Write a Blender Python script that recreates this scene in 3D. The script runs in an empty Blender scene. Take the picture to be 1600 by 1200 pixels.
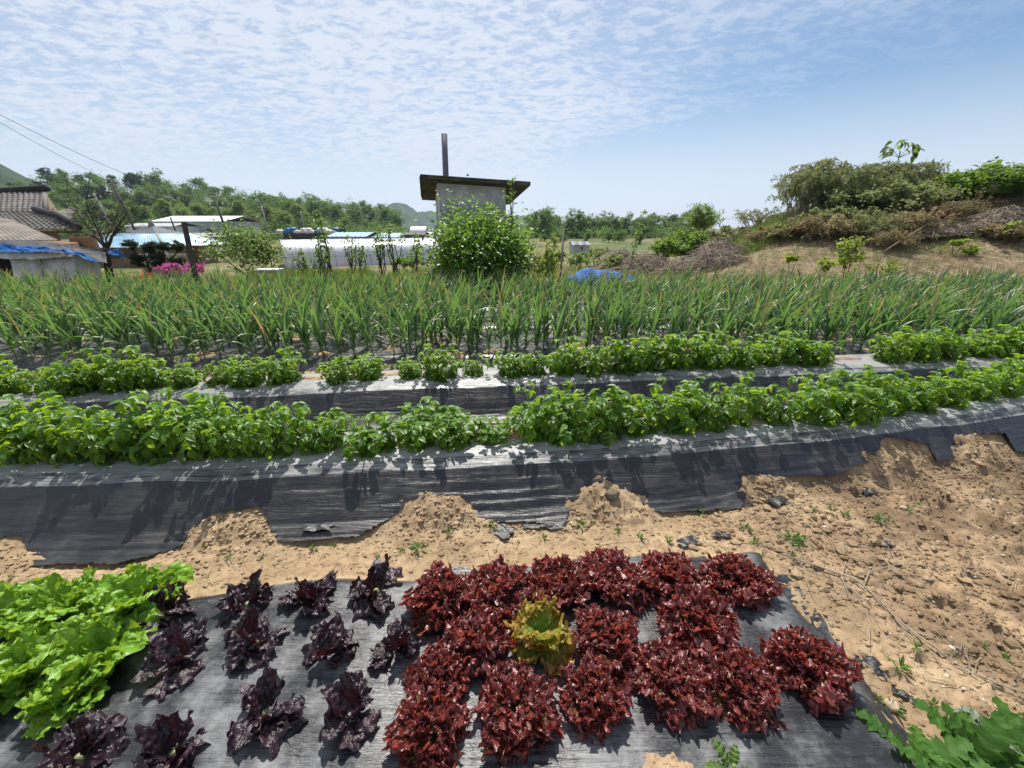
import bpy, math, random
import numpy as np

sc = bpy.context.scene
COL = sc.collection
R = math.radians

# ------------------------------------------------------------------ camera
CAM_H, PITCH, FPX = 1.55, R(22.0), 600.0          # focal length in pixels of the 1600 px wide photo
SP, CP = math.sin(PITCH), math.cos(PITCH)
cam_d = bpy.data.cameras.new('camera'); cam = bpy.data.objects.new('camera', cam_d); COL.objects.link(cam)
cam_d.sensor_width = 36.0; cam_d.lens = 36.0*FPX/1600.0
cam.location = (0, 0, CAM_H); cam.rotation_euler = (R(90)-PITCH, 0, 0)
cam_d.clip_start = 0.05; cam_d.clip_end = 12000
sc.camera = cam

# ------------------------------------------------------------------ sun and sky
SUN_EL, SUN_AZ = R(59), R(-6)                      # azimuth from +Y towards +X
sun_d = bpy.data.lights.new('sun', 'SUN'); sun = bpy.data.objects.new('sun', sun_d); COL.objects.link(sun)
sun_d.energy = 5.0; sun_d.angle = R(0.5); sun_d.color = (1.0, 0.95, 0.87)
sun.rotation_euler = (-(R(90)-SUN_EL), 0, -SUN_AZ)
sc.view_settings.view_transform = 'Standard'; sc.view_settings.look = 'None'
sc.view_settings.exposure = 0.6; sc.view_settings.gamma = 1.0
sc.cycles.max_bounces = 8; sc.cycles.diffuse_bounces = 3; sc.cycles.glossy_bounces = 3
sc.cycles.transmission_bounces = 4; sc.cycles.transparent_max_bounces = 12; sc.cycles.volume_bounces = 0
sc.cycles.sample_clamp_indirect = 6.0

world = bpy.data.worlds.new("World"); sc.world = world; world.use_nodes = True
wt = world.node_tree; wt.nodes.clear()
def wn(t, **k):
    n = wt.nodes.new(t)
    for a, b in k.items(): setattr(n, a, b)
    return n
def wmath(op, a, b=None, c=None, clamp=False):
    n = wn('ShaderNodeMath', operation=op, use_clamp=clamp)
    for i, v in enumerate((a, b, c)):
        if v is None: continue
        if isinstance(v, (int, float)): n.inputs[i].default_value = v
        else: wt.links.new(v, n.inputs[i])
    return n.outputs[0]
def wramp(v, a, b):
    n = wn('ShaderNodeMapRange', interpolation_type='SMOOTHSTEP'); wt.links.new(v, n.inputs[0])
    n.inputs[1].default_value = a; n.inputs[2].default_value = b
    return n.outputs[0]
sky = wn('ShaderNodeTexSky', sky_type='NISHITA'); sky.sun_disc = False
sky.sun_elevation = SUN_EL; sky.sun_rotation = SUN_AZ; sky.air_density = 1.0; sky.dust_density = 0.3; sky.ozone_density = 0.7
bg = wn('ShaderNodeBackground'); bg.inputs[1].default_value = 0.068; hs = wn('ShaderNodeHueSaturation'); hs.inputs['Saturation'].default_value = 1.32; wt.links.new(sky.outputs[0], hs.inputs['Color']); wt.links.new(hs.outputs[0], bg.inputs[0])
tc = wn('ShaderNodeTexCoord'); sep = wn('ShaderNodeSeparateXYZ'); wt.links.new(tc.outputs['Generated'], sep.inputs[0])
zc = wmath('MAXIMUM', sep.outputs[2], 0.0); zz = wmath('ADD', zc, 0.10)
cx = wmath('DIVIDE', sep.outputs[0], zz); cy = wmath('DIVIDE', sep.outputs[1], zz)
cmb = wn('ShaderNodeCombineXYZ'); wt.links.new(cx, cmb.inputs[0]); wt.links.new(cy, cmb.inputs[1])
def wnoise(scale, detail, rough, vec=None, sx=1, sy=1, rot=0, off=0, dist=0.0):
    m = wn('ShaderNodeMapping'); wt.links.new(vec or cmb.outputs[0], m.inputs[0])
    m.inputs['Scale'].default_value = (sx, sy, 1); m.inputs['Rotation'].default_value = (0, 0, rot); m.inputs['Location'].default_value = (off, off*.7, 0)
    n = wn('ShaderNodeTexNoise'); wt.links.new(m.outputs[0], n.inputs[0])
    n.inputs['Scale'].default_value = scale; n.inputs['Detail'].default_value = detail; n.inputs['Roughness'].default_value = rough; n.inputs['Distortion'].default_value = dist
    return n.outputs[0]
big = wnoise(0.55, 3, .5, off=3.1)
rip = wnoise(10.5, 4, .62, sx=.8, sy=1.15, rot=.5, off=1.7, dist=.5)
fine = wnoise(27, 3, .6, sx=.8, sy=1.2, rot=.6, off=8.3, dist=.3)
# coverage: thick veil to the left and low, clear blue towards +X and high up
cov = wmath('MULTIPLY_ADD', cx, -0.46, 1.10)
cov = wmath('ADD', cov, wmath('MULTIPLY_ADD', big, 1.4, -0.70))
cov = wmath('MINIMUM', wmath('MAXIMUM', cov, 0.0), 1.0)
pat = wmath('ADD', wmath('MULTIPLY', rip, 0.68), wmath('MULTIPLY', fine, 0.32))
pat = wmath('ADD', pat, wmath('MULTIPLY_ADD', big, 0.34, -0.17)); puff = wramp(pat, 0.40, 0.57)
puff = wmath('MULTIPLY_ADD', puff, 0.46, 0.50)
dens = wmath('MULTIPLY', puff, cov)
# low down the veil thickens to an even haze
low = wramp(sep.outputs[2], 0.31, 0.02)
dens = wmath('MAXIMUM', dens, wmath('MULTIPLY', low, 0.90), clamp=True)
cl = wn('ShaderNodeBackground'); cl.inputs[0].default_value = (.80, .86, .97, 1); cl.inputs[1].default_value = .62
mx = wn('ShaderNodeMixShader'); wt.links.new(dens, mx.inputs[0]); wt.links.new(bg.outputs[0], mx.inputs[1]); wt.links.new(cl.outputs[0], mx.inputs[2])
wo = wn('ShaderNodeOutputWorld'); wt.links.new(mx.outputs[0], wo.inputs[0])

# ------------------------------------------------------------------ pixel (1600x1200 photo) to world helpers
def ray(px, py):
    a = (px-800.0)/FPX; u = (600.0-py)/FPX
    return a, CP+u*SP, -SP+u*CP
def at(px, py, z=0.0):                              # where the pixel's ray meets height z
    a, b, c = ray(px, py); t = (z-CAM_H)/c
    return a*t, b*t
def atd(px, py, t):                                 # point at axis depth t
    a, b, c = ray(px, py); return (a*t, b*t, CAM_H+c*t)
def depth(x, y, z): return y*CP-(z-CAM_H)*SP

# ------------------------------------------------------------------ numpy noise
def _h(ix, iy, s):
    n = (ix.astype(np.int64)*374761393 + iy.astype(np.int64)*668265263 + s*2147483647) & 0xffffffff
    n = ((n ^ (n >> 13))*1274126177) & 0xffffffff
    return ((n ^ (n >> 16)) & 0xffff)/65535.0
def vn(x, y, s=0):
    ix = np.floor(x); iy = np.floor(y); fx = x-ix; fy = y-iy
    fx = fx*fx*fx*(fx*(fx*6-15)+10); fy = fy*fy*fy*(fy*(fy*6-15)+10)
    a = _h(ix, iy, s); b = _h(ix+1, iy, s); c = _h(ix, iy+1, s); d = _h(ix+1, iy+1, s)
    return (a+(b-a)*fx)*(1-fy)+(c+(d-c)*fx)*fy
def fbm(x, y, s=0, o=4, g=.5):
    x = np.asarray(x, float); y = np.asarray(y, float)
    t = 0; a = 1; n = 0
    for i in range(o):
        t = t+a*(vn(x*2**i+i*17.3, y*2**i-i*9.1, s+i)-.5); n += a; a *= g
    return t/n*2
def sst(a, b, x):
    t = np.clip((x-a)/(b-a), 0, 1); return t*t*(3-2*t)

# ------------------------------------------------------------------ mesh building
def tag(o, label=None, cat=None, group=None, kind=None):
    if label: o['label'] = label
    if cat: o['category'] = cat
    if group: o['group'] = group
    if kind: o['kind'] = kind
    return o
def link_mesh(name, me, parent=None):
    o = bpy.data.objects.new(name, me); COL.objects.link(o)
    if parent is not None: o.parent = parent
    return o
class MB:
    def __init__(s): s.v = []; s.f = []; s.a = []; s.b = []; s.n = 0
    def add(s, v, f, a=0.0, b=0.0):
        v = np.asarray(v, float).reshape(-1, 3); f = np.asarray(f, np.int64).reshape(-1, 4)
        s.v.append(v); s.f.append(f+s.n)
        s.a.append(np.broadcast_to(np.asarray(a, float), (len(v),))); s.b.append(np.broadcast_to(np.asarray(b, float), (len(v),)))
        s.n += len(v)
    def grid(s, P, a=0.0, b=0.0, wrap=False):       # P (n,m,3)
        n, m = P.shape[:2]; i = np.arange(n*m).reshape(n, m)
        if wrap: i = np.concatenate([i, i[:, :1]], 1)
        f = np.stack([i[:-1, :-1], i[:-1, 1:], i[1:, 1:], i[1:, :-1]], -1).reshape(-1, 4)
        if not np.isscalar(a): a = np.asarray(a).reshape(-1)
        if not np.isscalar(b): b = np.asarray(b).reshape(-1)
        s.add(P.reshape(-1, 3), f, a, b)
    def tube(s, pts, r, k=6, a=0.0, b=0.0, cap=True):
        p = np.asarray(pts, float); n = len(p); r = np.broadcast_to(np.asarray(r, float), (n,))
        t = np.gradient(p, axis=0); t /= np.linalg.norm(t, axis=1, keepdims=True)+1e-9
        up = np.array([0, 0, 1.]) if abs(t[:, 2]).mean() < .9 else np.array([1., 0, 0])
        u = np.cross(t, up); u /= np.linalg.norm(u, axis=1, keepdims=True)+1e-9; w = np.cross(u, t)
        th = np.arange(k)*2*math.pi/k
        P = p[:, None]+r[:, None, None]*(np.cos(th)[None, :, None]*u[:, None]+np.sin(th)[None, :, None]*w[:, None])
        if cap:
            P = np.concatenate([np.repeat(p[:1, None], k, 1), P, np.repeat(p[-1:, None], k, 1)], 0)
        s.grid(P, a, b, wrap=True)
    def box(s, c, d, rz=0.0, a=0.0, tilt=None):     # centre, full sizes
        x, y, z = np.array(d)/2
        v = np.array([(-x,-y,-z),(x,-y,-z),(x,y,-z),(-x,y,-z),(-x,-y,z),(x,-y,z),(x,y,z),(-x,y,z)])
        ca, sa = math.cos(rz), math.sin(rz)
        v = np.stack([v[:, 0]*ca-v[:, 1]*sa, v[:, 0]*sa+v[:, 1]*ca, v[:, 2]], 1)+np.array(c)
        s.add(v, [(0,3,2,1),(4,5,6,7),(0,1,5,4),(1,2,6,5),(2,3,7,6),(3,0,4,7)], a)
    def hexa(s, v, a=0.0):                          # 8 corners: bottom ring, top ring
        s.add(v, [(0,3,2,1),(4,5,6,7),(0,1,5,4),(1,2,6,5),(2,3,7,6),(3,0,4,7)], a)
    def leaves(s, tv, tf, C, D, N, S, a=0.0, b=None):   # template placed at many frames: D = leaf axis, N = rough normal
        C = np.asarray(C, float); D = np.asarray(D, float); N = np.asarray(N, float); n = len(C)
        D = D/(np.linalg.norm(D, axis=1, keepdims=True)+1e-9)
        X = np.cross(D, N); X /= np.linalg.norm(X, axis=1, keepdims=True)+1e-9; Z = np.cross(X, D)
        S = np.broadcast_to(np.asarray(S, float), (n,))
        V = C[:, None]+S[:, None, None]*(tv[None, :, 0:1]*X[:, None]+tv[None, :, 1:2]*D[:, None]+tv[None, :, 2:3]*Z[:, None])
        k = len(tv); F = (tf[None]+np.arange(n)[:, None, None]*k).reshape(-1, 4)
        A = np.repeat(np.broadcast_to(np.asarray(a, float), (n,)), k)
        B = np.tile(tv[:, 1], n) if b is None else np.repeat(np.broadcast_to(b, (n,)), k)
        s.add(V.reshape(-1, 3), F, A, B)
    def mesh(s, name, mat, smooth=True):
        v = np.concatenate(s.v); f = np.concatenate(s.f)
        me = bpy.data.meshes.new(name); me.vertices.add(len(v)); me.vertices.foreach_set('co', v.astype(np.float32).ravel())
        me.loops.add(len(f)*4); me.loops.foreach_set('vertex_index', f.astype(np.int32).ravel())
        me.polygons.add(len(f)); me.polygons.foreach_set('loop_start', np.arange(0, len(f)*4, 4, dtype=np.int32))
        me.polygons.foreach_set('loop_total', np.full(len(f), 4, np.int32))
        me.polygons.foreach_set('use_smooth', np.full(len(f), smooth))
        for nm, arr in (('va', s.a), ('vb', s.b)):
            at_ = me.attributes.new(nm, 'FLOAT', 'POINT'); at_.data.foreach_set('value', np.concatenate(arr).astype(np.float32))
        me.update(calc_edges=True); me.validate()
        if mat: me.materials.append(mat)
        return me
    def obj(s, name, mat, parent=None, smooth=True): return link_mesh(name, s.mesh(name, mat, smooth), parent)
def empty(name, loc=(0, 0, 0), rz=0.0):
    o = bpy.data.objects.new(name, None); COL.objects.link(o); o.location = loc; o.rotation_euler = (0, 0, rz); o.empty_display_size = .1; return o
def place(name, parts, loc, rz=0.0, sc_=1.0, tilt=(0, 0)):
    """a thing whose parts share mesh data: parts = [(part name, mesh)]"""
    o = empty(name, loc, rz); o.rotation_euler = (tilt[0], tilt[1], rz)
    o.scale = (sc_, sc_, sc_) if isinstance(sc_, (int, float)) else sc_
    for nm, me in parts: link_mesh(nm, me, o)
    return o

# ------------------------------------------------------------------ materials
ALB = .74
class MT:
    def __init__(s, name):
        s.m = bpy.data.materials.new(name); s.m.use_nodes = True; s.t = s.m.node_tree; s.t.nodes.clear()
        s.out = s.t.nodes.new('ShaderNodeOutputMaterial'); s.p = s.t.nodes.new('ShaderNodeBsdfPrincipled'); s.t.links.new(s.p.outputs[0], s.out.inputs[0])
        s._tc = None
    def n(s, t, **k):
        x = s.t.nodes.new(t)
        for a, b in k.items(): setattr(x, a, b)
        return x
    def L(s, a, b): s.t.links.new(a, b)
    def setv(s, sock, v):
        if isinstance(v, (int, float)): sock.default_value = v
        elif isinstance(v, tuple): sock.default_value = tuple(x*ALB for x in v[:3])+(1,)
        else: s.L(v, sock)
    def coord(s):
        if s._tc is None: s._tc = s.n('ShaderNodeTexCoord')
        return s._tc.outputs['Object']
    def pos(s): return s.n('ShaderNodeNewGeometry').outputs['Position']
    def noise(s, scale, detail=4, rough=.55, sv=(1, 1, 1), vec=None, rot=(0, 0, 0), dist=0.0):
        m = s.n('ShaderNodeMapping'); s.L(vec or s.coord(), m.inputs[0]); m.inputs['Scale'].default_value = sv; m.inputs['Rotation'].default_value = rot
        x = s.n('ShaderNodeTexNoise'); s.L(m.outputs[0], x.inputs[0]); x.inputs['Scale'].default_value = scale
        x.inputs['Detail'].default_value = detail; x.inputs['Roughness'].default_value = rough; x.inputs['Distortion'].default_value = dist
        return x.outputs[0]
    def rng(s, v, a, b, c=0.0, d=1.0, smooth=True):
        x = s.n('ShaderNodeMapRange'); x.interpolation_type = 'SMOOTHSTEP' if smooth else 'LINEAR'; s.L(v, x.inputs[0])
        for i, q in enumerate((a, b, c, d)): x.inputs[i+1].default_value = q
        return x.outputs[0]
    def math(s, op, a, b=None):
        x = s.n('ShaderNodeMath', operation=op); s.setv(x.inputs[0], a)
        if b is not None: s.setv(x.inputs[1], b)
        return x.outputs[0]
    def mix(s, f, a, b, mode='MIX'):
        x = s.n('ShaderNodeMix', data_type='RGBA', blend_type=mode); s.setv(x.inputs[0], f); s.setv(x.inputs[6], a); s.setv(x.inputs[7], b); return x.outputs[2]
    def attr(s, nm): return s.n('ShaderNodeAttribute', attribute_name=nm).outputs['Fac']
    def rand(s): return s.n('ShaderNodeObjectInfo').outputs['Random']
    def bump(s, h, st=.5, dist=.01):
        x = s.n('ShaderNodeBump'); x.inputs['Strength'].default_value = st; x.inputs['Distance'].default_value = dist; s.L(h, x.inputs['Height']); s.L(x.outputs[0], s.p.inputs['Normal']); return x
    def fin(s, col, rough=.6, spec=.5, metal=0.0):
        s.setv(s.p.inputs['Base Color'], col); s.setv(s.p.inputs['Roughness'], rough); s.p.inputs['Specular IOR Level'].default_value = spec; s.p.inputs['Metallic'].default_value = metal
        return s.m
    def translucent(s, col, fac):
        tr = s.n('ShaderNodeBsdfTranslucent'); s.setv(tr.inputs[0], col); mx = s.n('ShaderNodeMixShader'); mx.inputs[0].default_value = fac
        s.L(s.p.outputs[0], mx.inputs[1]); s.L(tr.outputs[0], mx.inputs[2]); s.L(mx.outputs[0], s.out.inputs[0])
def plain(name, col, rough=.6, var=.25, scale=3.0, spec=.4, bump=0.0, metal=0.0):
    m = MT(name); n = m.noise(scale, 5, .6); c = m.mix(m.rng(n, .3, .7), tuple(x*(1-var) for x in col), tuple(min(1, x*(1+var)) for x in col))
    if bump: m.bump(n, bump, .02)
    return m.fin(c, rough, spec, metal)
def leafmat(name, dark, light, trans, tf=.4, rough=.45, spec=.5, base=None):
    """va = random per leaf, vb = 0 at the leaf base to 1 at its end"""
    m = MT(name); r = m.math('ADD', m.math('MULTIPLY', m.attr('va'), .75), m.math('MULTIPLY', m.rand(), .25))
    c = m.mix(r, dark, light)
    if base: c = m.mix(m.rng(m.attr('vb'), .0, .55), base, c)
    m.fin(c, rough, spec); tc_ = m.mix(r, tuple(x*.75 for x in trans), trans); m.translucent(tc_, tf); return m.m
# ================================================================== ground profile
def Y1(x): return 2.01+.1165*x+.0138*x*x-.0011*np.clip(x-3, 0, 9)**3
def Y2(x): return 3.25+.108*x
def wob(x, s, a=.025): return a*fbm(x*1.3, x*0+s, s, 3)
P1 = ([-.45, -.34, -.25, -.155, -.05, .03, .10, .30, .44, .52, .60, .70], [0, .01, .045, .125, .222, .255, .262, .262, .24, .15, .05, 0])
P2 = ([-.34, -.27, -.21, -.13, -.04, .03, .10, .36, .48, .56, .64, .76], [0, .01, .04, .13, .225, .25, .256, .256, .23, .15, .05, 0])
BEDS = [(4.45, 5.75), (5.95, 7.2), (7.4, 8.6)]
def bed_z(y, x):
    z = 0*y
    yy = y-.03*x
    for a, b in BEDS: z = np.maximum(z, .11*sst(a-.12, a+.06, yy)*(1-sst(b-.06, b+.1, yy)))
    return z
def ridge1(x, y): return np.interp(y-Y1(x)-wob(x, 3), *P1)
def ridge2(x, y): return np.interp(y-Y2(x)-wob(x, 5), *P2)
LX1 = 1.19
def lbed_top(x): return 1.33+.10*x+.03*np.sin(x*5)
def lbed(x, y):                                       # raised lettuce bed
    return .075*(1-sst(LX1-.02, LX1+.10+.03*np.sin(y*9), x))*(1-sst(lbed_top(x)-.02, lbed_top(x)+.10, y))
HX = [-320, -250, -216, -201, -144, -110, -75, -45, 0, 60, 300]
HZ = [16, 12, 13, 19, 15, 9.5, 7, 2, 0, 0, 0]
def terrain(x, y):
    z = -1.0*sst(9, 32, y)*(1-.0*x)
    z = z-.35*sst(9.5, 12, y)*(1-sst(-7, -4, x))
    r = x/np.maximum(y, .1)
    s = np.maximum(0, y-(14-.33*(x-7)))
    z = z+(.30*np.minimum(s, 8)+1.0*sst(3, 16, s))*sst(.36, .72, r)*(1-sst(60, 120, y))*sst(5, 9, x)*(1+.15*sst(.75, 1.2, r))
    hz = np.interp(x, HX, HZ)
    z = z+(hz-.0)*np.exp(-((y-200)/48.0)**2)*sst(60, 110, y)
    return z
MOUNDS = []                                           # x, y, rx, ry, h
for px, py, w, hh, d in [(5, 866, 60, .06, .11), (360, 830, 66, .07, .12), (320, 856, 60, .03, .09), (400, 822, 36, .04, .07), (690, 804, 62, .085, .13), (640, 822, 50, .045, .09), (720, 830, 50, .03, .10), (950, 785, 60, .085, .11), (900, 800, 40, .03, .06),
                         (840, 812, 60, .018, .04), (1195, 760, 42, .06, .10), (1225, 785, 70, .035, .07), (1400, 730, 52, .075, .11), (1330, 768, 60, .025, .06), (1535, 714, 50, .09, .13), (1500, 745, 80, .04, .14), (1460, 760, 80, .03, .1),
                         (1050, 1226, 56, .06, .07)]:
    py = py+(9 if py < 1100 else 0); x, y = at(px, py, .03); t = depth(x, y, .03); MOUNDS.append((x, y, w*t/FPX*1.25, d, hh*.8))
def mounds(x, y):
    z = 0*x
    for i, (mx_, my, rx, ry, h) in enumerate(MOUNDS):
        m = (abs(x-mx_) < rx*2.2) & (abs(y-my) < ry*2.8)
        if not m.any(): continue
        xx = x[m]; yy = y[m]
        q = ((xx-mx_)/rx)**2+((yy-my)/ry)**2
        q = q*(1+.5*fbm(xx*9, yy*9, 40+i, 3))
        z[m] = np.maximum(z[m], h*np.exp(-q*1.1)*(1+.55*fbm(xx*22, yy*22, 60+i, 5, .65)))
    return z
_ep = [(-80, 868), (0, 850), (38, 850), (50, 885), (180, 883), (284, 858), (300, 842), (345, 826), (414, 820), (424, 838), (440, 852), (560, 843), (598, 826), (640, 808), (690, 798), (734, 802), (746, 818), (880, 823), (896, 800), (955, 786), (1000, 796), (1012, 806), (1158, 797), (1168, 778), (1195, 762), (1232, 760), (1300, 757), (1356, 742), (1368, 722), (1436, 722), (1450, 736), (1496, 728), (1508, 708), (1556, 704), (1572, 716), (1600, 716), (1700, 700)]
_ex = np.array([at(p, q, .01) for p, q in _ep])
def film_edge(x): return np.interp(x, _ex[:, 0], _ex[:, 1])
def base_z(x, y):
    return np.maximum.reduce([ridge1(x, y), ridge2(x, y), bed_z(y, x), lbed(x, y)])+terrain(x, y)
def ground_z(x, y, fine=True):
    z = base_z(x, y)
    if not fine: return z
    near = (1-sst(4.0, 6.5, y))
    d1 = y-Y1(x)-wob(x, 3); d2 = y-Y2(x)-wob(x, 5)
    under = np.maximum(sst(-.50, -.30, d1)*(1-sst(.66, .74, d1)), sst(-.36, -.26, d2)*(1-sst(.66, .78, d2)))
    under = np.maximum(under, sst(-.03, .0, y-film_edge(x))*(1-sst(.5, .6, d1)))
    yy = y-.03*x
    under = np.maximum(under, sst(4.3, 4.4, yy)*(1-sst(8.6, 8.7, yy)))
    lb = (1-sst(LX1+.03, LX1+.07, x))*(1-sst(lbed_top(x)+.02, lbed_top(x)+.05, y))
    under = np.maximum(under, lb)
    # open soil: clods and hollows
    soil = .014*fbm(x*2.3, y*2.3, 1, 4)+.016*fbm(x*9, y*9, 2, 5, .66)*(.6+.9*sst(.2, 2.6, x+.7*fbm(x, y, 9, 2)))
    cl = np.maximum(0, fbm(x*17, y*17, 8, 3, .6)-.18)*.045*(.4+1.5*sst(.5, 2.4, x+.5*fbm(x*.8, y*.8, 19, 2)))
    grit = .0055*fbm(x*44, y*44, 4, 3, .7)
    soil = (soil+cl+grit)*near
    far = (1-near)*(.04*fbm(x*.9, y*.9, 21, 4)+.10*fbm(x*.25, y*.25, 22, 3))*(1-under)
    z = z+soil*(1-under)+far-.028*under+np.maximum(sst(-.16, -.24, d1), sst(-.2, -.26, d2))*under*(.006+.018*fbm(x*6, y*9, 55, 5, .65))
    # planting slits: soil heaped over the film on the ridge tops, and patchily in the garlic beds
    for d, s, c in ((d1, 31, .24), (d2, 32, .28)):
        st = np.exp(-((d-c-.02*fbm(x*3, x*0, s, 2))/.085)**2)
        patch = sst(-.16, .25, fbm(x*3.1+3, d*3.5+s, s, 3)+.05)
        z = z+st*patch*(.048+.012*fbm(x*18, y*18, s, 4, .6))*(d > -.05)*(d < .6)
    gb = (yy > 4.35)*(yy < 8.7)
    z = z+gb*sst(.16, .42, fbm(x*2.6, y*4.2, 77, 4, .6))*(.045+.01*fbm(x*15, y*15, 78, 3))
    z = z+mounds(x, y)
    return z
def axis(segs):
    out = [np.arange(a, b, s) for a, b, s in segs]; return np.concatenate(out)
def geo(a, s0, k, lim):
    v = []; x = a; s = s0
    while x < lim: v.append(x); x += s; s *= k
    v.append(lim); return np.array(v)
xs = np.concatenate([-geo(3.6, .03, 1.035, 3500)[::-1], np.arange(-3.58, 4.6, .0125), geo(4.6, .03, 1.035, 3500)])
ys = np.concatenate([np.array([-30, -8, -2, -.5, 0]), np.arange(.2, 3.1, .0125), np.arange(3.1, 5.0, .025), np.arange(5.0, 9, .07), geo(9, .09, 1.022, 6000)])
GX, GY = np.meshgrid(xs, ys)
GZ = ground_z(GX, GY)
g = MB(); g.grid(np.stack([GX, GY, GZ], -1))

# ground material: sandy soil close by, litter and grass further off
m = MT('sandy_soil'); P = m.pos()
n1 = m.noise(3.0, 6, .6, vec=P); n2 = m.noise(22, 6, .7, vec=P); n3 = m.noise(1.1, 3, .5, vec=P); n4 = m.noise(110, 3, .6, vec=P); n5 = m.noise(55, 4, .7, vec=P)
sx = m.n('ShaderNodeSeparateXYZ'); m.L(P, sx.inputs[0])
c = m.mix(m.rng(n1, .3, .7), (.36, .255, .15), (.50, .37, .23))
c = m.mix(m.rng(n2, .42, .72), c, (.24, .155, .09))
c = m.mix(m.math('MULTIPLY', m.rng(n5, .56, .70), .55), c, (.15, .10, .06))
c = m.mix(m.math('MULTIPLY', m.rng(n4, .6, .72), .6), c, (.66, .52, .36))
# damp humus streaks on the side of the plot
dk = m.math('MULTIPLY', m.rng(sx.outputs[0], .7, 2.6), m.rng(m.noise(2.6, 6, .68, vec=P), .38, .56))
c = m.mix(m.math('MULTIPLY', dk, .85), c, (.15, .10, .062))
# litter and grass beyond the garlic
fr = m.rng(sx.outputs[1], 8.7, 9.4)
fn = m.noise(.55, 6, .65, vec=P); fn2 = m.noise(3.5, 5, .7, vec=P)
f = m.mix(m.rng(fn2, .35, .65), (.20, .145, .085), (.36, .28, .18))
gr = m.mix(m.rng(fn2, .35, .7), (.06, .11, .02), (.16, .22, .05))
f = m.mix(m.math('MULTIPLY', m.rng(fn, .46, .56), m.rng(sx.outputs[0], 7.5, 3.5, .25, 1.0)), f, gr)
far = m.mix(m.rng(m.noise(.035, 4, .6, vec=P), .42, .62), (.10, .14, .045), (.27, .19, .11))
f = m.mix(m.rng(sx.outputs[1], 28, 60), f, far)
f = m.mix(m.math('MULTIPLY', m.rng(sx.outputs[1], 95, 120), m.rng(sx.outputs[0], 0, -15)), f, (.035, .055, .018))
c = m.mix(fr, c, f)
h = m.math('ADD', m.math('MULTIPLY', n2, .6), m.math('MULTIPLY', n4, .4)); m.bump(h, .55, .012)
M_SOIL = m.fin(c, .95, .15)
tag(g.obj('ground', M_SOIL), 'sandy tan soil of the vegetable plot running back to far fields', kind='structure')

# ================================================================== mulch film
def film_mat(name, dust_sheen, pale_amount=.5, lin=(.55, 12, 1), rough=.34):
    m = MT(name); P = m.pos()
    w1 = m.noise(9, 4, .6, sv=(.22, 3.6, 3.6), vec=P, dist=.4); w2 = m.noise(30, 4, .65, sv=(.25, 3.0, 3.0), vec=P, dist=.3); nd = m.noise(5, 6, .7, vec=P); nf = m.noise(90, 3, .6, vec=P)
    d = m.math('MULTIPLY', m.rng(nd, .4, .75), pale_amount)
    c = m.mix(d, (.020, .022, .027), dust_sheen)
    if rough > .29:                                   # glare on the level ridge crests, painted as a pale tone
        nz = m.n('ShaderNodeSeparateXYZ'); m.L(m.n('ShaderNodeNewGeometry').outputs['True Normal'], nz.inputs[0]); zz_ = m.n('ShaderNodeSeparateXYZ'); m.L(P, zz_.inputs[0])
        c = m.mix(m.math('MULTIPLY', m.math('MULTIPLY', m.rng(nz.outputs[2], .86, .985), m.rng(zz_.outputs[2], .16, .23)), m.rng(nd, .2, .6, .45, 1.0)), c, (.37, .37, .375))
    sp = m.math('MULTIPLY', m.rng(nf, .70, .78), m.rng(nd, .35, .6)); c = m.mix(sp, c, tuple(min(1, x*2.4) for x in dust_sheen))
    h = m.math('ADD', m.math('MULTIPLY', w1, .55), m.math('MULTIPLY', w2, .45)); m.bump(h, .7 if rough > .26 else .45, .012)
    return m.fin(c, m.rng(nd, .3, .8, rough, rough+.20), .42)
M_FILM = film_mat('dusty_black_film', (.115, .105, .095), .45, rough=.30)
M_FILM2 = film_mat('black_film_bed', (.30, .31, .32), .75, rough=.28)  # pale bluish dust tone also paints in the silvery sheen of the bed
M_FILM3 = film_mat('weathered_film', (.26, .25, .24), .8, rough=.26)

def ridge_film(name, Yf, prof, d0, d1, x0, x1, mat, label, edge=False, seed=0, fs=1.0):
    X = np.arange(x0, x1, .0115); D = np.arange(d0-.14 if edge else d0, d1, .0085)
    XX, dd = np.meshgrid(X, D); YY = Yf(XX)+wob(XX, seed)+dd
    Z = np.interp(dd, *prof)
    foot = 1-sst(-.18, -.02, dd)
    # creases: pulled lengthwise near the foot, gentle sags on the face
    wr = .012*(.5-np.abs(fbm(XX*1.1+.8*fbm(XX*2, dd*3, 4, 2), dd*40, 7+seed, 3, .6)))*(.12+foot*1.2)+.010*fbm(XX*2.4, dd*6, 9+seed, 3)*np.exp(-((dd+.06)/.12)**2)
    wr = wr+.003*fbm(XX*9, dd*14, 11+seed, 3)
    q = MB(); q.grid(np.stack([XX, YY, Z+.006+wr+terrain(XX, YY)], -1))
    if edge:                                          # torn lower edge: drop the faces beyond it
        lim = film_edge(XX)+.012*fbm(XX*9, XX*0, 50+seed, 4, .7)+.006*fbm(XX*60, XX*0, 51, 2); keep = (YY > lim).ravel(); f = q.f[0]; q.f[0] = f[keep[f].all(1)]
    o = q.obj(name, mat); tag(o, label, 'mulch film', 'black plastic mulch films on the vegetable beds'); return o
ridge_film('mulch_film', Y1, P1, -.35, .62, -5.5, 8.5, M_FILM, 'black plastic film over the potato ridge that borders the bare sandy strip', edge=True, seed=3)
ridge_film('mulch_film', Y2, P2, -.33, .68, -7.5, 10.5, M_FILM, 'black plastic film over the potato ridge in front of the garlic', seed=5)
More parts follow.
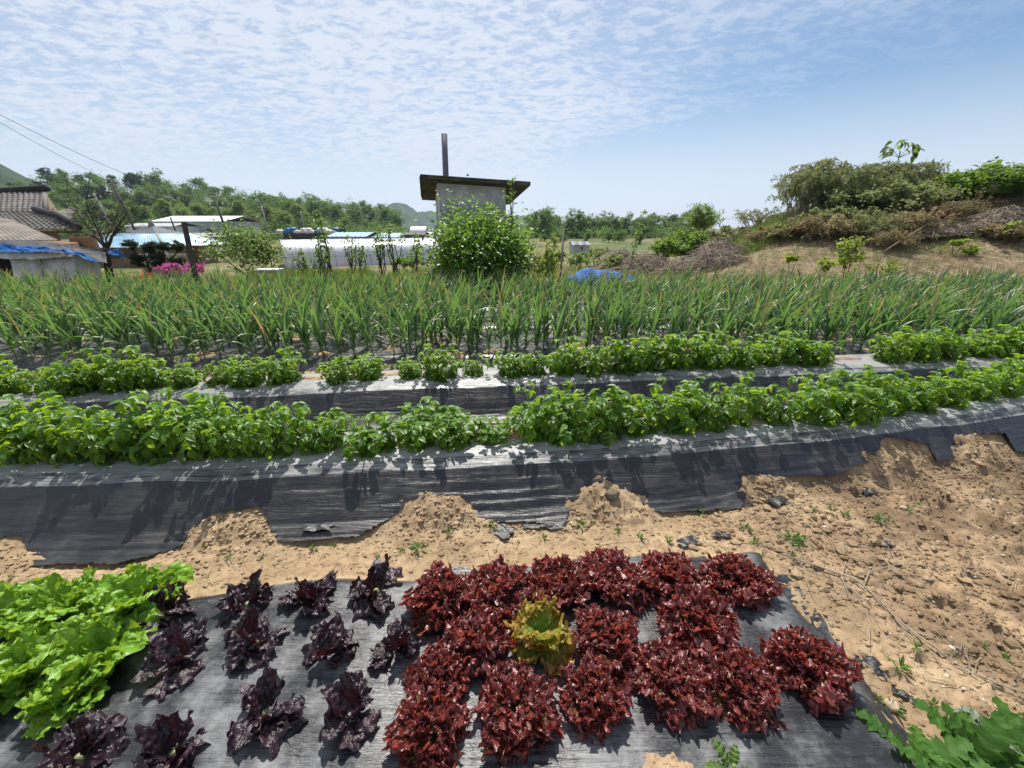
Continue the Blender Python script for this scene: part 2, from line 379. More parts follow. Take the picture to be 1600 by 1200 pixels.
# garlic bed sheets
for i, (a, b) in enumerate(BEDS):
    X = np.arange(-14, 15, .05); Yv = np.linspace(a-.13, b+.12, 40); XX, DD = np.meshgrid(X, Yv); YY = DD+.03*XX
    Z = bed_z(YY, XX)+terrain(XX, YY)+.006+.012*fbm(XX*3, YY*9, 70+i, 4, .6)
    q = MB(); q.grid(np.stack([XX, YY, Z], -1))
    tag(q.obj('mulch_film', M_FILM3), ['shiny torn mulch film under the front bed of garlic', 'mulch film under the middle bed of garlic', 'mulch film under the rear bed of garlic'][i], 'mulch film', 'black plastic mulch films on the vegetable beds')
# lettuce bed sheet
X = np.arange(-3.4, LX1+.13, .0125); D = np.linspace(0, 1, 120); XX, DD = np.meshgrid(X, D)
top = lbed_top(XX)+.03+.035*fbm(XX*4, XX*0, 90, 3)+.12*np.exp(-((XX+.28)/.14)**2)+.05*np.exp(-((XX-.75)/.3)**2)
YY = .25+(top-.25)*DD
XE = XX+.03*fbm(YY*5, YY*0, 91, 3)*sst(.9, 1.2, XX)
Z = lbed(XE, YY)+.006+.006*fbm(XX*2.0+YY*.5, YY*26+XX*3, 92, 4, .6)*(.5+.6*sst(-.5, 1, XX))+.006*fbm(XX*5, YY*5, 93, 3)+.0028*np.sin((YY+.03*XX+.02*fbm(XX*3, YY*3, 94, 2))*2*math.pi/.027)*sst(.0, .35, fbm(XX*1.8, YY*2.4, 95, 2)+.35*XX+.05)
q = MB(); q.grid(np.stack([XE, YY, Z], -1))
tag(q.obj('mulch_film', M_FILM2), 'dusty black mulch film with painted-in sheen and creases under the lettuces', 'mulch film', 'black plastic mulch films on the vegetable beds')
# ================================================================== leaf templates
def tmpl(nl=4, w=.5, droop=.25, fold=.12, sh=1.0, tipw=.0):
    """ovate leaf, unit length along +y, width 2w*..., 2 columns of quads per side"""
    t = np.linspace(0, 1, nl+1); prof = np.sin(np.clip(t, 0, 1)**sh*math.pi)**.75*w; prof[0] = .04*w; prof[-1] = tipw
    V = []
    for i in range(nl+1):
        for s in (-1, 0, 1):
            V.append((s*prof[i], t[i], abs(s)*fold*prof[i]*2-droop*t[i]**2))
    F = []
    for i in range(nl):
        for j in range(2):
            a = i*3+j; F.append((a, a+1, a+4, a+3))
    return np.array(V), np.array(F)
T_OV = tmpl(4, .27, .30, .30, .72); T_SM = tmpl(2, .34, .2, .2, .8); T_LONG = tmpl(3, .13, .25, .2, .9)
T_QUAD = (np.array([(-.5, 0, 0), (.5, 0, 0), (.4, 1, .1), (-.4, 1, -.05)]), np.array([(0, 1, 2, 3)]))
def unit(v): return v/(np.linalg.norm(v, axis=-1, keepdims=True)+1e-9)

# ================================================================== lettuce
def fan_leaf(mb, rs, az, L, W, e0, e1, ruf, nf, blis, na=44, nr=10, pm=1.25, base=(0, 0, 0), cup=.15, va=0.0, twist=0.0, start=.45, bl=.012, curl=.0, curlw=.022):
    """one lettuce leaf: fan grid, frilled margin, blistered blade, curl added as smooth 3-D noise towards the margin"""
    P, Rr = np.meshgrid(np.linspace(-pm, pm, na+1), np.linspace(.05, 1, nr+1)**.8)
    ph = rs.uniform(0, 6.28, 8); so = rs.randint(0, 900); nf = nf*rs.uniform(.85, 1.15)
    mr = 1-.10*(P/pm)**2+.07*np.sin(P*3+ph[0])+.05*np.sin(P*nf*1.5+ph[1])*np.clip(Rr*3-2, 0, 1)
    q = Rr*mr
    y = L*q*np.cos(P*.80); x = W*np.sin(P)*q
    am = ruf*np.clip((Rr-start)/(1-start), 0, 1)**1.4
    wp = P+.25*fbm(P*2+so, Rr*3, so, 2)
    h = am*(np.sin(nf*wp+ph[2])+.55*np.sin(nf*2.3*wp+ph[3]+5*Rr))
    x = x+.6*am*np.cos(nf*wp+ph[4]); y = y+.6*am*np.cos(nf*1.6*wp+ph[5]+3*Rr)
    h = h+cup*(x/W)**2*W+blis*(vn(x/bl+so, y/bl, so)+.5*vn(x/bl*2+so, y/bl*2, so+1)-.75)*2*np.clip(Rr*3, 0, 1)
    s = np.clip(y/L, 0, 1.2)
    tt = np.linspace(0, 1.25, 60); e = e0+(e1-e0)*tt; H = np.concatenate([[0], np.cumsum(np.cos(e[:-1]))])*(tt[1])*L; V = np.concatenate([[0], np.cumsum(np.sin(e[:-1]))])*tt[1]*L
    ee = e0+(e1-e0)*s; hh = np.interp(s, tt, H)-h*np.sin(ee); zz = np.interp(s, tt, V)+h*np.cos(ee)
    hh = hh+np.minimum(y, 0)
    ct, st = math.cos(twist), math.sin(twist); x2 = x*ct; zz = zz+x*st
    c, s_ = math.cos(az), math.sin(az)
    Q = np.stack([hh*c-x2*s_+base[0], hh*s_+x2*c+base[1], zz+base[2]], -1)
    if curl:
        k = curl*np.clip((Rr-start)/(1-start), 0, 1)
        cw = curlw
        for ax_ in range(3):
            Q[..., ax_] += k*((vn(x/cw+31*ax_+so, y/cw+h/cw, so+3+ax_)-.5)*2+(vn(x/cw*2.2+11*ax_, y/cw*2.2+so, so+9+ax_)-.5))
    mb.grid(Q, va, np.clip(Rr+.0*P, 0, 1))
def red_lettuce(seed, olive=0.0):
    rs = np.random.RandomState(seed); mb = MB(); n = 58 if not olive else 24
    for i in range(n):
        f = i/(n-1.0); az = i*2.39996+rs.uniform(-.5, .5)
        e0 = R(88-64*f**.8+rs.uniform(-12, 12)); L = (.11+.05*f)*rs.uniform(.72, 1.08)
        fan_leaf(mb, rs, az, L, L*.50, e0, e0-R(rs.uniform(5, 70)), .0085 if not olive else .010, 9.0, .003, na=84, nr=15, base=(.016*math.cos(az)*f, .016*math.sin(az)*f, .0), va=rs.uniform(0, 1), twist=rs.uniform(-.5, .5), start=.38, curl=.017, curlw=.0135)
    return mb.mesh('lettuce_leaves', M_RED if not olive else M_OLIVE)
def purple_lettuce(seed):
    rs = np.random.RandomState(seed); mb = MB(); n = rs.randint(12, 15)
    for i in range(n):
        f = i/(n-1.0); az = i*2.39996+rs.uniform(-.7, .7); tall = i in (1, 4)
        e0 = R(82-56*f+rs.uniform(-14, 14)); L = (.07+.07*f)*rs.uniform(.85, 1.25)
        if tall: e0 = R(rs.uniform(62, 84)); L = rs.uniform(.14, .175)
        fan_leaf(mb, rs, az, L, L*(.36 if tall else .48), e0, e0-R(rs.uniform(-10, 25) if tall else rs.uniform(20, 95)), .0055, 5.0, .0055, na=36, nr=18, pm=1.25, base=(.018*math.cos(az), .018*math.sin(az), 0), cup=rs.uniform(-.3, .5), va=rs.uniform(0, 1), twist=rs.uniform(-.6, .6), start=.6, bl=.015, curl=.013, curlw=.028)
    return mb.mesh('lettuce_leaves', M_PURPLE)
def olive_lettuce(seed):
    rs = np.random.RandomState(seed); mb = MB(); n = 11
    for i in range(n):
        f = i/(n-1.0); az = i*2.39996+rs.uniform(-.4, .4); e0 = R(74-52*f+rs.uniform(-10, 10)); L = rs.uniform(.12, .175)
        fan_leaf(mb, rs, az, L, L*.58, e0, e0-R(rs.uniform(5, 45)), .012, 7.5, .006, na=52, nr=18, base=(.012*math.cos(az), .012*math.sin(az), 0), va=rs.uniform(0, 1), twist=rs.uniform(-.3, .3), start=.5, bl=.014, curl=.016, curlw=.015)
    return mb.mesh('lettuce_leaves', M_OLIVE)
def green_lettuce(seed):
    rs = np.random.RandomState(seed); mb = MB(); n = 20
    for i in range(n):
        f = i/(n-1.0); az = i*2.39996+rs.uniform(-.4, .4)
        e0 = R(84-60*f+rs.uniform(-10, 10)); L = rs.uniform(.12, .20)*(.8 if i < 4 else 1)
        fan_leaf(mb, rs, az, L, L*.5, e0, e0-R(rs.uniform(15, 65)), .0075, 6.5, .0065, na=50, nr=20, pm=1.3, base=(.014*math.cos(az), .014*math.sin(az), 0), cup=.1, va=rs.uniform(0, 1), twist=rs.uniform(-.4, .4), start=.5, bl=.014, curl=.016, curlw=.022)
    return mb.mesh('lettuce_leaves', M_GREENL)
def lettuce_mat(name, inner, mid, edge, rough, tf, trans, bumpy=.5, spec=.5, lo=.25, hi=.8):
    m = MT(name); b = m.attr('vb'); a = m.attr('va'); n = m.noise(28, 4, .65)
    f1 = m.rng(m.math('ADD', b, m.math('MULTIPLY', n, .35)), lo, hi)
    c = m.mix(f1, inner, m.mix(m.math('MULTIPLY', a, .8), mid, edge)); c = m.mix(m.rng(n, .55, .7), c, m.mix(.5, c, inner))
    m.bump(m.noise(140, 3, .6), bumpy, .004)
    m.fin(c, rough, spec); m.translucent(m.mix(f1, inner, trans), tf); return m.m
M_RED = lettuce_mat('red_frill_leaf', (.16, .19, .03), (.15, .034, .036), (.31, .072, .074), .27, .42, (.72, .15, .09), .5, .8, .55, 1.05)
M_OLIVE = lettuce_mat('olive_leaf', (.24, .40, .05), (.42, .36, .05), (.46, .20, .06), .38, .42, (.75, .55, .08), .5, .5, .5, 1.15)
M_PURPLE = lettuce_mat('dark_purple_leaf', (.065, .016, .018), (.022, .011, .018), (.042, .019, .030), .30, .08, (.18, .02, .02), .8, .6, .0, .3)
M_GREENL = lettuce_mat('pale_green_leaf', (.34, .46, .12), (.20, .42, .03), (.32, .55, .06), .36, .38, (.52, .76, .05), .5, .5, .0, .5)
RV = [red_lettuce(s) for s in (1, 2, 3, 4, 5)]; PV = [purple_lettuce(s) for s in (11, 12, 13, 14, 15)]; GV = [green_lettuce(s) for s in (21, 22, 23, 24)]; OV = olive_lettuce(31)
mb = MB(); mb.tube([(0, 0, -.03), (0, 0, .0), (.001, 0, .02)], [.013, .014, .011], 8)
M_STUB = plain('lettuce_stump', (.32, .34, .18), .6); STUB = mb.mesh('stump', M_STUB)

# px, py (crown centre), radius px, variant, lean
REDS = [
 (690, 928, 58, 'red frilly lettuce at the end of its back row, next to the dark lettuces'),
 (780, 915, 52, 'red frilly lettuce second in the back row, beside the torn film edge'),
 (874, 905, 54, 'red frilly lettuce directly behind the gap beside the olive green lettuce'),
 (958, 897, 56, 'tall red frilly lettuce in the back row above a bare shiny strip of film'),
 (1052, 896, 52, 'round red frilly lettuce closing the dense back row'),
 (1158, 897, 52, 'small red lettuce standing apart at the back corner of the film'),
 (742, 992, 60, 'red frilly lettuce touching the olive green lettuce on its dark-lettuce side'),
 (951, 990, 58, 'red frilly lettuce in the middle row beside the olive green lettuce'),
 (1092, 965, 62, 'broad red lettuce in the middle row, below the back row end'),
 (684, 1052, 52, 'red lettuce behind the big clump that borders the dark lettuces'),
 (668, 1125, 66, 'large orange-tinged red lettuce at the front corner by the dark lettuces'),
 (806, 1098, 66, 'tall drooping red lettuce in the front row above a patch of black film'),
 (930, 1080, 56, 'smaller fan shaped red lettuce with pale tips in the front row'),
 (1048, 1052, 62, 'bushy red lettuce in the front row between the fan shaped one and the edge plant'),
 (1156, 1058, 58, 'red lettuce in the front row that overhangs the ribbed bare film'),
 (1266, 1032, 64, 'isolated dark red lettuce at the very edge of the film by the sand'),
]
PURP = [
 (252, 945, 44, 'dark purple lettuce half covered by the pale green lettuces, back row'),
 (382, 930, 42, 'dark purple lettuce with one upright cupped leaf in the back row'),
 (482, 924, 44, 'dark purple lettuce with a long leaf pointing up beside the sand'),
 (586, 910, 46, 'near black lettuce at the back corner beside the red frilly lettuces'),
 (276, 1015, 50, 'dark purple lettuce beside the lowest spread of the green lettuces'),
 (394, 990, 44, 'dark purple lettuce in the middle row with silvery top leaves'),
 (512, 1000, 48, 'bushy dark purple lettuce at the centre of the dark patch'),
 (618, 1000, 38, 'small dark purple lettuce close to the red frilly lettuces'),
 (410, 1098, 58, 'largest dark purple lettuce with broad shining leaves, front row'),
 (548, 1100, 48, 'narrow dark purple lettuce with a leaf hanging to the film'),
 (112, 1168, 60, 'dark purple lettuce under the lone hanging green leaf'),
 (262, 1160, 54, 'dark purple lettuce near the bottom edge beside streaked film'),
]
GREEN = [
 (205, 925, 66, 'pale green lettuce nearest the dark purple ones, back row'),
 (95, 935, 60, 'pale green lettuce in the back row with a round upright leaf'),
 (5, 960, 62, 'pale green lettuce cut by the frame edge in the back row'),
 (150, 1000, 72, 'large pale green lettuce with blistered leaves in the middle of its patch'),
 (40, 1030, 72, 'pale green lettuce with wide wavy leaves above the dark film'),
 (-40, 1060, 66, 'pale green lettuce at the corner with leaves lying over the film'),
 (110, 1062, 58, 'pale green lettuce with one leaf hanging down over the film'),
]
rs = np.random.RandomState(5)
def put_lettuce(px, py, rp, me, rnat, lab, cat, grp, name, hz=.07):
    zc = .075+hz
    x, y = at(px, py, zc); t = depth(x, y, zc); r = rp*t/FPX*1.06
    zb = float(base_z(np.array([x]), np.array([y]))[0])+.006
    s = r/rnat
    o = place(name, [('leaves', me), ('stump', STUB)], (x, y, zb), rs.uniform(0, 6.28), (s, s, s*rs.uniform(1.0, 1.2)*(1.12 if name == 'purple_lettuce' else 1)), (rs.uniform(-.08, .08), rs.uniform(-.08, .08)))
    tag(o, lab, cat, grp); return o
for i, (px, py, rp, lab) in enumerate(REDS): put_lettuce(px, py, rp, RV[i % 5], .166, lab, 'lettuce', 'red frilly lettuces on the black film', 'red_lettuce')
for i, (px, py, rp, lab) in enumerate(PURP): put_lettuce(px, py, rp, PV[i % 5], .148, lab, 'lettuce', 'dark purple lettuces on the black film', 'purple_lettuce')
for i, (px, py, rp, lab) in enumerate(GREEN): put_lettuce(px, py, rp, GV[i % 4], .175, lab, 'lettuce', 'pale green lettuces beside the purple ones', 'green_lettuce', .09)
put_lettuce(846, 980, 50, OV, .14, 'olive green lettuce with orange leaf edges among the red frilly ones', 'lettuce', None, 'olive_lettuce')

# ================================================================== potato plants
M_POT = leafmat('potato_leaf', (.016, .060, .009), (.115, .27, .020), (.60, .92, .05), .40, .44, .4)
M_PSTEM = plain('potato_stem', (.16, .26, .06), .5)
def potato(seed, H=.33):
    rs = np.random.RandomState(seed); lv = MB(); st = MB()
    ns = rs.randint(8, 11)
    for k in range(ns):
        az = k*2.4+rs.uniform(-.4, .4); lean = rs.uniform(.12, .85) if k else .08
        hgt = H*rs.uniform(.62, 1.08)*math.cos(lean*.7); n = 7; tt = np.linspace(0, 1, n)
        off = np.stack([np.cos(az)*lean*hgt*tt**1.25, np.sin(az)*lean*hgt*tt**1.25, hgt*tt], 1)
        off[:, :2] += .02*np.array([math.cos(az), math.sin(az)])
        st.tube(off, np.linspace(.006, .003, n), 5)
        nl = 8
        for j in range(nl):
            f = (j+1.2)/(nl+.2); a2 = az+j*2.4+rs.uniform(-.3, .3)
            p = np.array([np.interp(f, tt, off[:, c]) for c in range(3)])
            Lr = (.150-.060*f)*rs.uniform(.8, 1.25)*(.7 if j == nl-1 else 1); el = R(22+42*f)+rs.uniform(-.3, .3)
            m_ = 6; s = np.linspace(0, 1, m_); e = el-s*R(75+25*(1-f)); dx = np.cumsum(np.cos(e))/m_*Lr; dz = np.cumsum(np.sin(e))/m_*Lr
            path = p+np.stack([np.cos(a2)*dx, np.sin(a2)*dx, dz], 1); path = np.concatenate([p[None], path])
            st.tube(path, np.linspace(.0026, .0012, len(path)), 3, cap=False)
            out = np.array([math.cos(a2), math.sin(a2), 0]); side = np.array([-math.sin(a2), math.cos(a2), 0])
            C = []; D = []; N = []; S = []
            for q, (si, sz) in enumerate(((2, .62), (4, .85), (5, .95))):
                if q == 0 and rs.rand() < .3: continue
                for sg in (-1, 1):
                    C.append(path[si]); tang = unit(path[min(si+1, len(path)-1)]-path[si-1])
                    D.append(unit(side*sg*.95+tang*.55+np.array([0, 0, rs.uniform(-.25, .15)]))); N.append(unit(np.array([0, 0, 1.])+out*.25+side*sg*rs.uniform(-.3, .3)+rs.uniform(-.25, .25, 3))); S.append(sz*rs.uniform(.85, 1.15))
            C.append(path[-1]); D.append(unit(path[-1]-path[-2]+np.array([0, 0, -.1]))); N.append(unit(np.array([0, 0, 1.])+out*.5)); S.append(1.25)
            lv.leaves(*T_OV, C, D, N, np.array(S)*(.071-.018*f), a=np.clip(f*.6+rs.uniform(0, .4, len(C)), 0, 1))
    return lv.mesh('potato_foliage', M_POT), st.mesh('potato_stems', M_PSTEM)
POT = [potato(s) for s in range(101, 108)]
ORD = 'first second third fourth fifth sixth seventh eighth ninth tenth eleventh twelfth thirteenth fourteenth fifteenth sixteenth seventeenth eighteenth nineteenth twentieth twenty-first twenty-second twenty-third twenty-fourth twenty-fifth twenty-sixth twenty-seventh twenty-eighth twenty-ninth thirtieth thirty-first thirty-second thirty-third thirty-fourth thirty-fifth thirty-sixth'.split()
ROW1 = [(-150, 1.1), (-95, 1.1), (-40, 1.15), (15, 1.15), (75, 1.15), (130, 1.05), (190, 1.15), (262, 1.35), (325, 1.2), (385, 1.05), (440, 1.05), (505, .9), (583, .8), (650, .9), (705, .9), (768, .6), (835, 1.05), (880, 1.1), (935, 1.15), (985, 1.0), (1050, 1.15), (1100, 1.1), (1150, 1.05), (1205, 1.2), (1262, 1.3), (1320, 1.35), (1375, 1.2), (1420, 1.05), (1470, 1.05), (1520, 1.15), (1570, 1.15), (1620, 1.15), (1675, 1.1)]
ROW2 = [(-120, 1.0), (-50, 1.1), (10, 1.05), (70, .85), (130, 1.15), (185, 1.25), (235, 1.05), (290, .9), (340, .7), (390, .95), (440, 1.05), (535, .8), (575, .8), (640, .7), (690, 1.05), (740, .65), (800, .85), (835, .8), (880, 1.1), (925, 1.2), (975, 1.1), (1020, 1.25), (1062, 1.3), (1105, 1.15), (1150, 1.15), (1195, 1.0), (1237, 1.2), (1270, 1.0), (1382, 1.05), (1425, 1.25), (1465, 1.1), (1525, .95), (1562, 1.2), (1600, 1.15), (1645, 1.1)]
rs = np.random.RandomState(8)
for row, Yf, sd, lab, grp in ((ROW1, Y1, 3, 'green potato plant on the ridge beside the sandy strip', 'potato plants on the ridge beside the sandy strip'), (ROW2, Y2, 5, 'green potato plant on the ridge below the garlic', 'potato plants on the ridge below the garlic')):
    vis = [q for q in row if -45 <= q[0] <= 1640]
    for i, (px, s) in enumerate(vis):
        x = 0.0
        for _ in range(30):
            y = float(Yf(np.array([x]))[0])+.24; x = .5*x+.5*(px-800)/FPX*depth(x, y, .3)
        x = float(x); y = float(Yf(np.array([x]))[0])+(.235 if sd == 3 else .21)+rs.uniform(-.04, .05)
        k = rs.randint(len(POT)); lf, sm = POT[k]
        w = s*((1.12 if 560 < px < 800 else (.90 if px < 1150 else .84)) if sd == 3 else .92); wz = s*((.72 if 560 < px < 800 else (.83 if px < 1150 else .74)) if sd == 3 else .80)
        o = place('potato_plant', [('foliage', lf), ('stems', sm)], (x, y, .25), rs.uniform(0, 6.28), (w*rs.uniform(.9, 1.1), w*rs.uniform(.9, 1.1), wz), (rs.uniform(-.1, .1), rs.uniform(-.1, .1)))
        tag(o, '%s %spotato plant from the left on %s' % (ORD[i], 'small ' if s < .82 else ('tall bushy ' if s > 1.22 else 'green '), 'the ridge beside the sandy strip' if sd == 3 else 'the ridge below the garlic'), 'potato plant', grp)

# ================================================================== garlic
m = MT('garlic_leaf'); a = m.attr('va'); b = m.attr('vb')
c = m.mix(m.math('FRACT', m.math('MULTIPLY', a, 7.3)), (.028, .090, .038), (.12, .21, .085))
tip = m.math('MULTIPLY', m.rng(b, .76, .93), m.rng(a, .42, .55)); c = m.mix(tip, c, m.mix(m.math('FRACT', m.math('MULTIPLY', a, 31.0)), (.48, .33, .07), (.52, .44, .26)))
old = m.rng(a, .975, .982); c = m.mix(old, c, (.50, .44, .25))
m.fin(c, .42, .5); m.translucent(m.mix(m.math('MAXIMUM', tip, old), (.32, .60, .12), (.7, .5, .12)), .28); M_GAR = m.m
M_GSTEM = plain('garlic_stem', (.16, .24, .10), .5)
def garlic_geo(rs, lv, st, x=0., y=0., z=0., H=.85, wind=.12, res=9):
    hs = H*rs.uniform(.24, .34); az0 = rs.uniform(0, 3.14); lean = rs.normal(0, .04, 2)+np.array([wind*.25, 0])
    tt = np.linspace(0, 1, 4); sp = np.stack([x+lean[0]*hs*tt, y+lean[1]*hs*tt, z-.03+(hs+.03)*tt], 1)
    st.tube(sp, np.linspace(.0095, .0075, 4), 5)
    n = rs.randint(7, 10)
    for i in range(n):
        f = i/(n-1.0); az = az0+(i % 2)*math.pi+rs.normal(0, .35)
        L = H*rs.uniform(.5, .78)*(1-.35*(f < .2)); e0 = R(52+34*f)+rs.normal(0, .09); e1 = e0-R(rs.uniform(10, 75) if f > .3 else rs.uniform(60, 135))
        s = np.linspace(0, 1, res); e = e0+(e1-e0)*s**1.8
        d = L/(res-1); hx = np.concatenate([[0], np.cumsum(np.cos(e[:-1]))])*d; hz = np.concatenate([[0], np.cumsum(np.sin(e[:-1]))])*d
        b0 = np.array([np.interp(.45+.55*f, tt, sp[:, c]) for c in range(3)])
        w = .0200*(1-s**1.8)*rs.uniform(.75, 1.15)+.0012; w[0] *= .6
        out = np.array([math.cos(az), math.sin(az), 0]); side = np.array([-math.sin(az), math.cos(az), 0])
        cen = b0+out*hx[:, None]+np.array([0, 0, 1.])*hz[:, None]; cen[:, 0] += wind*L*s**2
        nrm = -np.sin(e)[:, None]*out+np.cos(e)[:, None]*np.array([0, 0, 1.])
        tw = rs.normal(0, .5)*s; sd = side*np.cos(tw)[:, None]+nrm*np.sin(tw)[:, None]
        P = np.stack([cen-sd*w[:, None]+nrm*w[:, None]*.55, cen, cen+sd*w[:, None]+nrm*w[:, None]*.55], 1)
        lv.grid(P, rs.rand(), np.repeat(s[:, None], 3, 1))
def garlic_variant(seed):
    rs = np.random.RandomState(seed); lv = MB(); st = MB(); garlic_geo(rs, lv, st, H=.86)
    return lv.mesh('garlic_leaves', M_GAR), st.mesh('garlic_stem', M_GSTEM)
GAR = [garlic_variant(200+i) for i in range(14)]
rs = np.random.RandomState(77)
pts = []
for bi, (a_, b_) in enumerate(BEDS):
    rows = np.arange(a_+.08, b_-.02, .22 if bi == 0 else .26)
    for ri, yr in enumerate(rows):
        lim = (yr+.6)*1.42
        for x in np.arange(-lim, lim, .20):
            xx = x+rs.normal(0, .03); yy = yr+.03*xx+rs.normal(0, .03)
            pr = .04
            if abs(xx/yy-.03) < .17 and (bi > 0 or ri > 1): pr = .45      # thin middle of the field
            elif ri > 0: pr = .14
            if rs.rand() < pr: continue
            pts.append((bi*10+ri, xx, yy))
front = [p for p in pts if p[0] <= 3 and abs(p[1])/p[2] < 1.45]
order = sorted(front, key=lambda p: p[0]); front = order[:296]; fs = set(front)
for k, (ri, x, y) in enumerate(front):
    lf, sm = GAR[rs.randint(len(GAR))]; z = float(base_z(np.array([x]), np.array([y]))[0])
    s = rs.uniform(.82, 1.12)
    o = place('garlic_plant', [('leaves', lf), ('stem', sm)], (x, y, z), rs.normal(0, .25)+(math.pi if rs.rand() < .25 else 0), (s, s, s*.97), (rs.normal(0, .05), rs.normal(0.02, .05)))
    tag(o, 'tall garlic plant with yellowing leaf tips in the front bed of its field', 'garlic plant', 'garlic plants in the front bed')
lv = MB(); st = MB()
for p in pts:
    if p in fs: continue
    ri, x, y = p
    if abs(x)/y > 1.5: continue
    z = float(base_z(np.array([x]), np.array([y]))[0]); garlic_geo(rs, lv, st, x, y, z, H=rs.uniform(.70, .88)*(.93 if ri >= 20 else 1), res=7 if y < 7 else 6)
go = lv.obj('garlic_rows', M_GAR); tag(go, 'dense rows of garlic filling the beds behind the front ones', kind='stuff')
st.obj('stems', M_GSTEM, go)
# ================================================================== generic plants and trees
def G(x, y): return float(ground_z(np.array([[float(x)]]), np.array([[float(y)]]))[0, 0])
def crown_leaves(rs, mb, c, rad, nclump, per, size, T=T_SM, shell=.55, flat=1.0, up=.3, va=None):
    """leaf clumps through an ellipsoid"""
    c = np.array(c, float); rad = np.array(rad, float)
    d = unit(rs.normal(size=(nclump, 3))); r = (shell+(1-shell)*rs.rand(nclump, 1))**.8
    K = c+d*r*rad*(1+.22*rs.normal(size=(nclump, 1)))
    K[:, 2] = np.maximum(K[:, 2], c[2]-rad[2]*.9)
    cs = rad.min()*rs.uniform(.16, .34, nclump)
    C = np.repeat(K, per, 0)+rs.normal(size=(nclump*per, 3))*np.repeat(cs, per)[:, None]*np.array([1, 1, .7*flat])
    n = len(C); D = unit(rs.normal(size=(n, 3))*np.array([1, 1, .5])+np.array([0, 0, up])); N = unit(rs.normal(size=(n, 3))*.6+np.array([0, 0, 1.]))
    A = np.clip(np.repeat(rs.rand(nclump), per)*.6+rs.rand(n)*.4, 0, 1)
    mb.leaves(T[0], T[1], C, D, N, size*rs.uniform(.6, 1.3, n), a=A); return K
def limb(rs, mb, a, b, r0, r1, n=6, wig=.06, k=5, sag=0.0):
    a = np.array(a, float); b = np.array(b, float); t = np.linspace(0, 1, n)[:, None]; L = np.linalg.norm(b-a)
    p = a+(b-a)*t+np.cumsum(rs.normal(size=(n, 3)), 0)*wig*L/n*np.sin(t*math.pi)**.5; p[:, 2] += sag*L*np.sin(t[:, 0]*math.pi)
    mb.tube(p, np.linspace(r0, r1, n), k); return p
def far_tree(seed, H, kind):
    rs = np.random.RandomState(seed); lv = MB(); tr = MB()
    if kind == 'pine': ch, rw, mat = .66, .30, M_LPINE
    elif kind == 'airy': ch, rw, mat = .42, .23, M_LAIRY
    else: ch, rw, mat = .40, .34, M_LBROAD
    th = H*ch
    p = limb(rs, tr, (0, 0, -.3), (rs.normal(0, .03)*H, rs.normal(0, .03)*H, H*.9), .022*H, .006*H, 8, .05)
    K = []
    if kind == 'airy':
        for i in range(10):
            z = H*rs.uniform(.22, .95); rr = rw*H*(1.15-.75*max(0, z/H-.35)/.6)
            K.append(crown_leaves(rs, lv, (rs.normal(0, .3)*rr, rs.normal(0, .3)*rr, z), (rr, rr, H*.13), 16, 26, .034*H))
    elif kind == 'pine':
        for i in range(13):
            z = H*rs.uniform(.35, .95); a = rs.uniform(0, 6.28); rr = rw*H*rs.uniform(.3, .9)
            K.append(crown_leaves(rs, lv, (math.cos(a)*rr*.7, math.sin(a)*rr*.7, z), (H*.17, H*.17, H*.08), 16, 26, .040*H, T=T_SM, up=.6))
    else:
        for i in range(18):
            a = rs.uniform(0, 6.28); z = H*rs.uniform(.14, .86); rr = rw*H*rs.uniform(.1, .95)*(1.15-.9*max(0, z/H-.55))
            K.append(crown_leaves(rs, lv, (math.cos(a)*rr, math.sin(a)*rr, z), (H*.15, H*.15, H*.12), 14, 26, .036*H))
    K = np.concatenate(K)
    for q in K[rs.permutation(len(K))[:16]]:
        s = p[min(len(p)-1, max(2, int(q[2]/H*7)-1))]; limb(rs, tr, s, q, .006*H, .002*H, 4, .1, 3)
    return lv.mesh('crown', mat), tr.mesh('trunk', M_BARK)
M_BARK = plain('bark', (.085, .065, .05), .9, .4, 6, .2)
M_BARKD = plain('dark_bark', (.05, .036, .028), .9, .4, 8, .2)
M_TWIG = plain('dry_twig', (.36, .30, .24), .9, .35, 9, .2)
M_LBROAD = leafmat('tree_leaf_broad', (.055, .13, .028), (.15, .28, .05), (.30, .52, .06), .32, .6, .3)
M_LAIRY = leafmat('tree_leaf_spring', (.12, .20, .04), (.25, .34, .08), (.40, .56, .09), .34, .6, .3)
M_LPINE = leafmat('pine_needles', (.035, .06, .035), (.08, .11, .055), (.10, .15, .06), .15, .7, .3)
TV = {k: [far_tree(300+i+10*j, 9.0, k) for i in range(4)] for j, k in enumerate(('broad', 'airy', 'pine'))}
TLAB = {'broad': 'rounded broadleaf tree with full mid green crown in the wooded hillside', 'airy': 'slender pale spring green tree at the foot of the wooded hill', 'pine': 'dark pine standing along the crest of the wooded hill'}
TGRP = {'broad': 'broadleaf trees on the wooded hillside', 'airy': 'pale spring trees at the foot of the hill', 'pine': 'dark pines along the hill crest'}
rs = np.random.RandomState(12)
def far(kind, px, t, s, lab=None, grp=None, name=None):
    y = t*CP*1.03
    x = (px-800)/FPX*t; z = float(base_z(np.array([x]), np.array([y]))[0]); lf, tr = TV[kind][rs.randint(4)]
    o = place(name or {'broad': 'broadleaf_tree', 'airy': 'spring_tree', 'pine': 'pine_tree'}[kind], [('crown', lf), ('trunk', tr)], (x, y, z-.2), rs.uniform(0, 6.28), (s*rs.uniform(.9, 1.2), s*rs.uniform(.9, 1.2), s))
    tag(o, lab or TLAB[kind], 'tree', grp or TGRP[kind]); return o
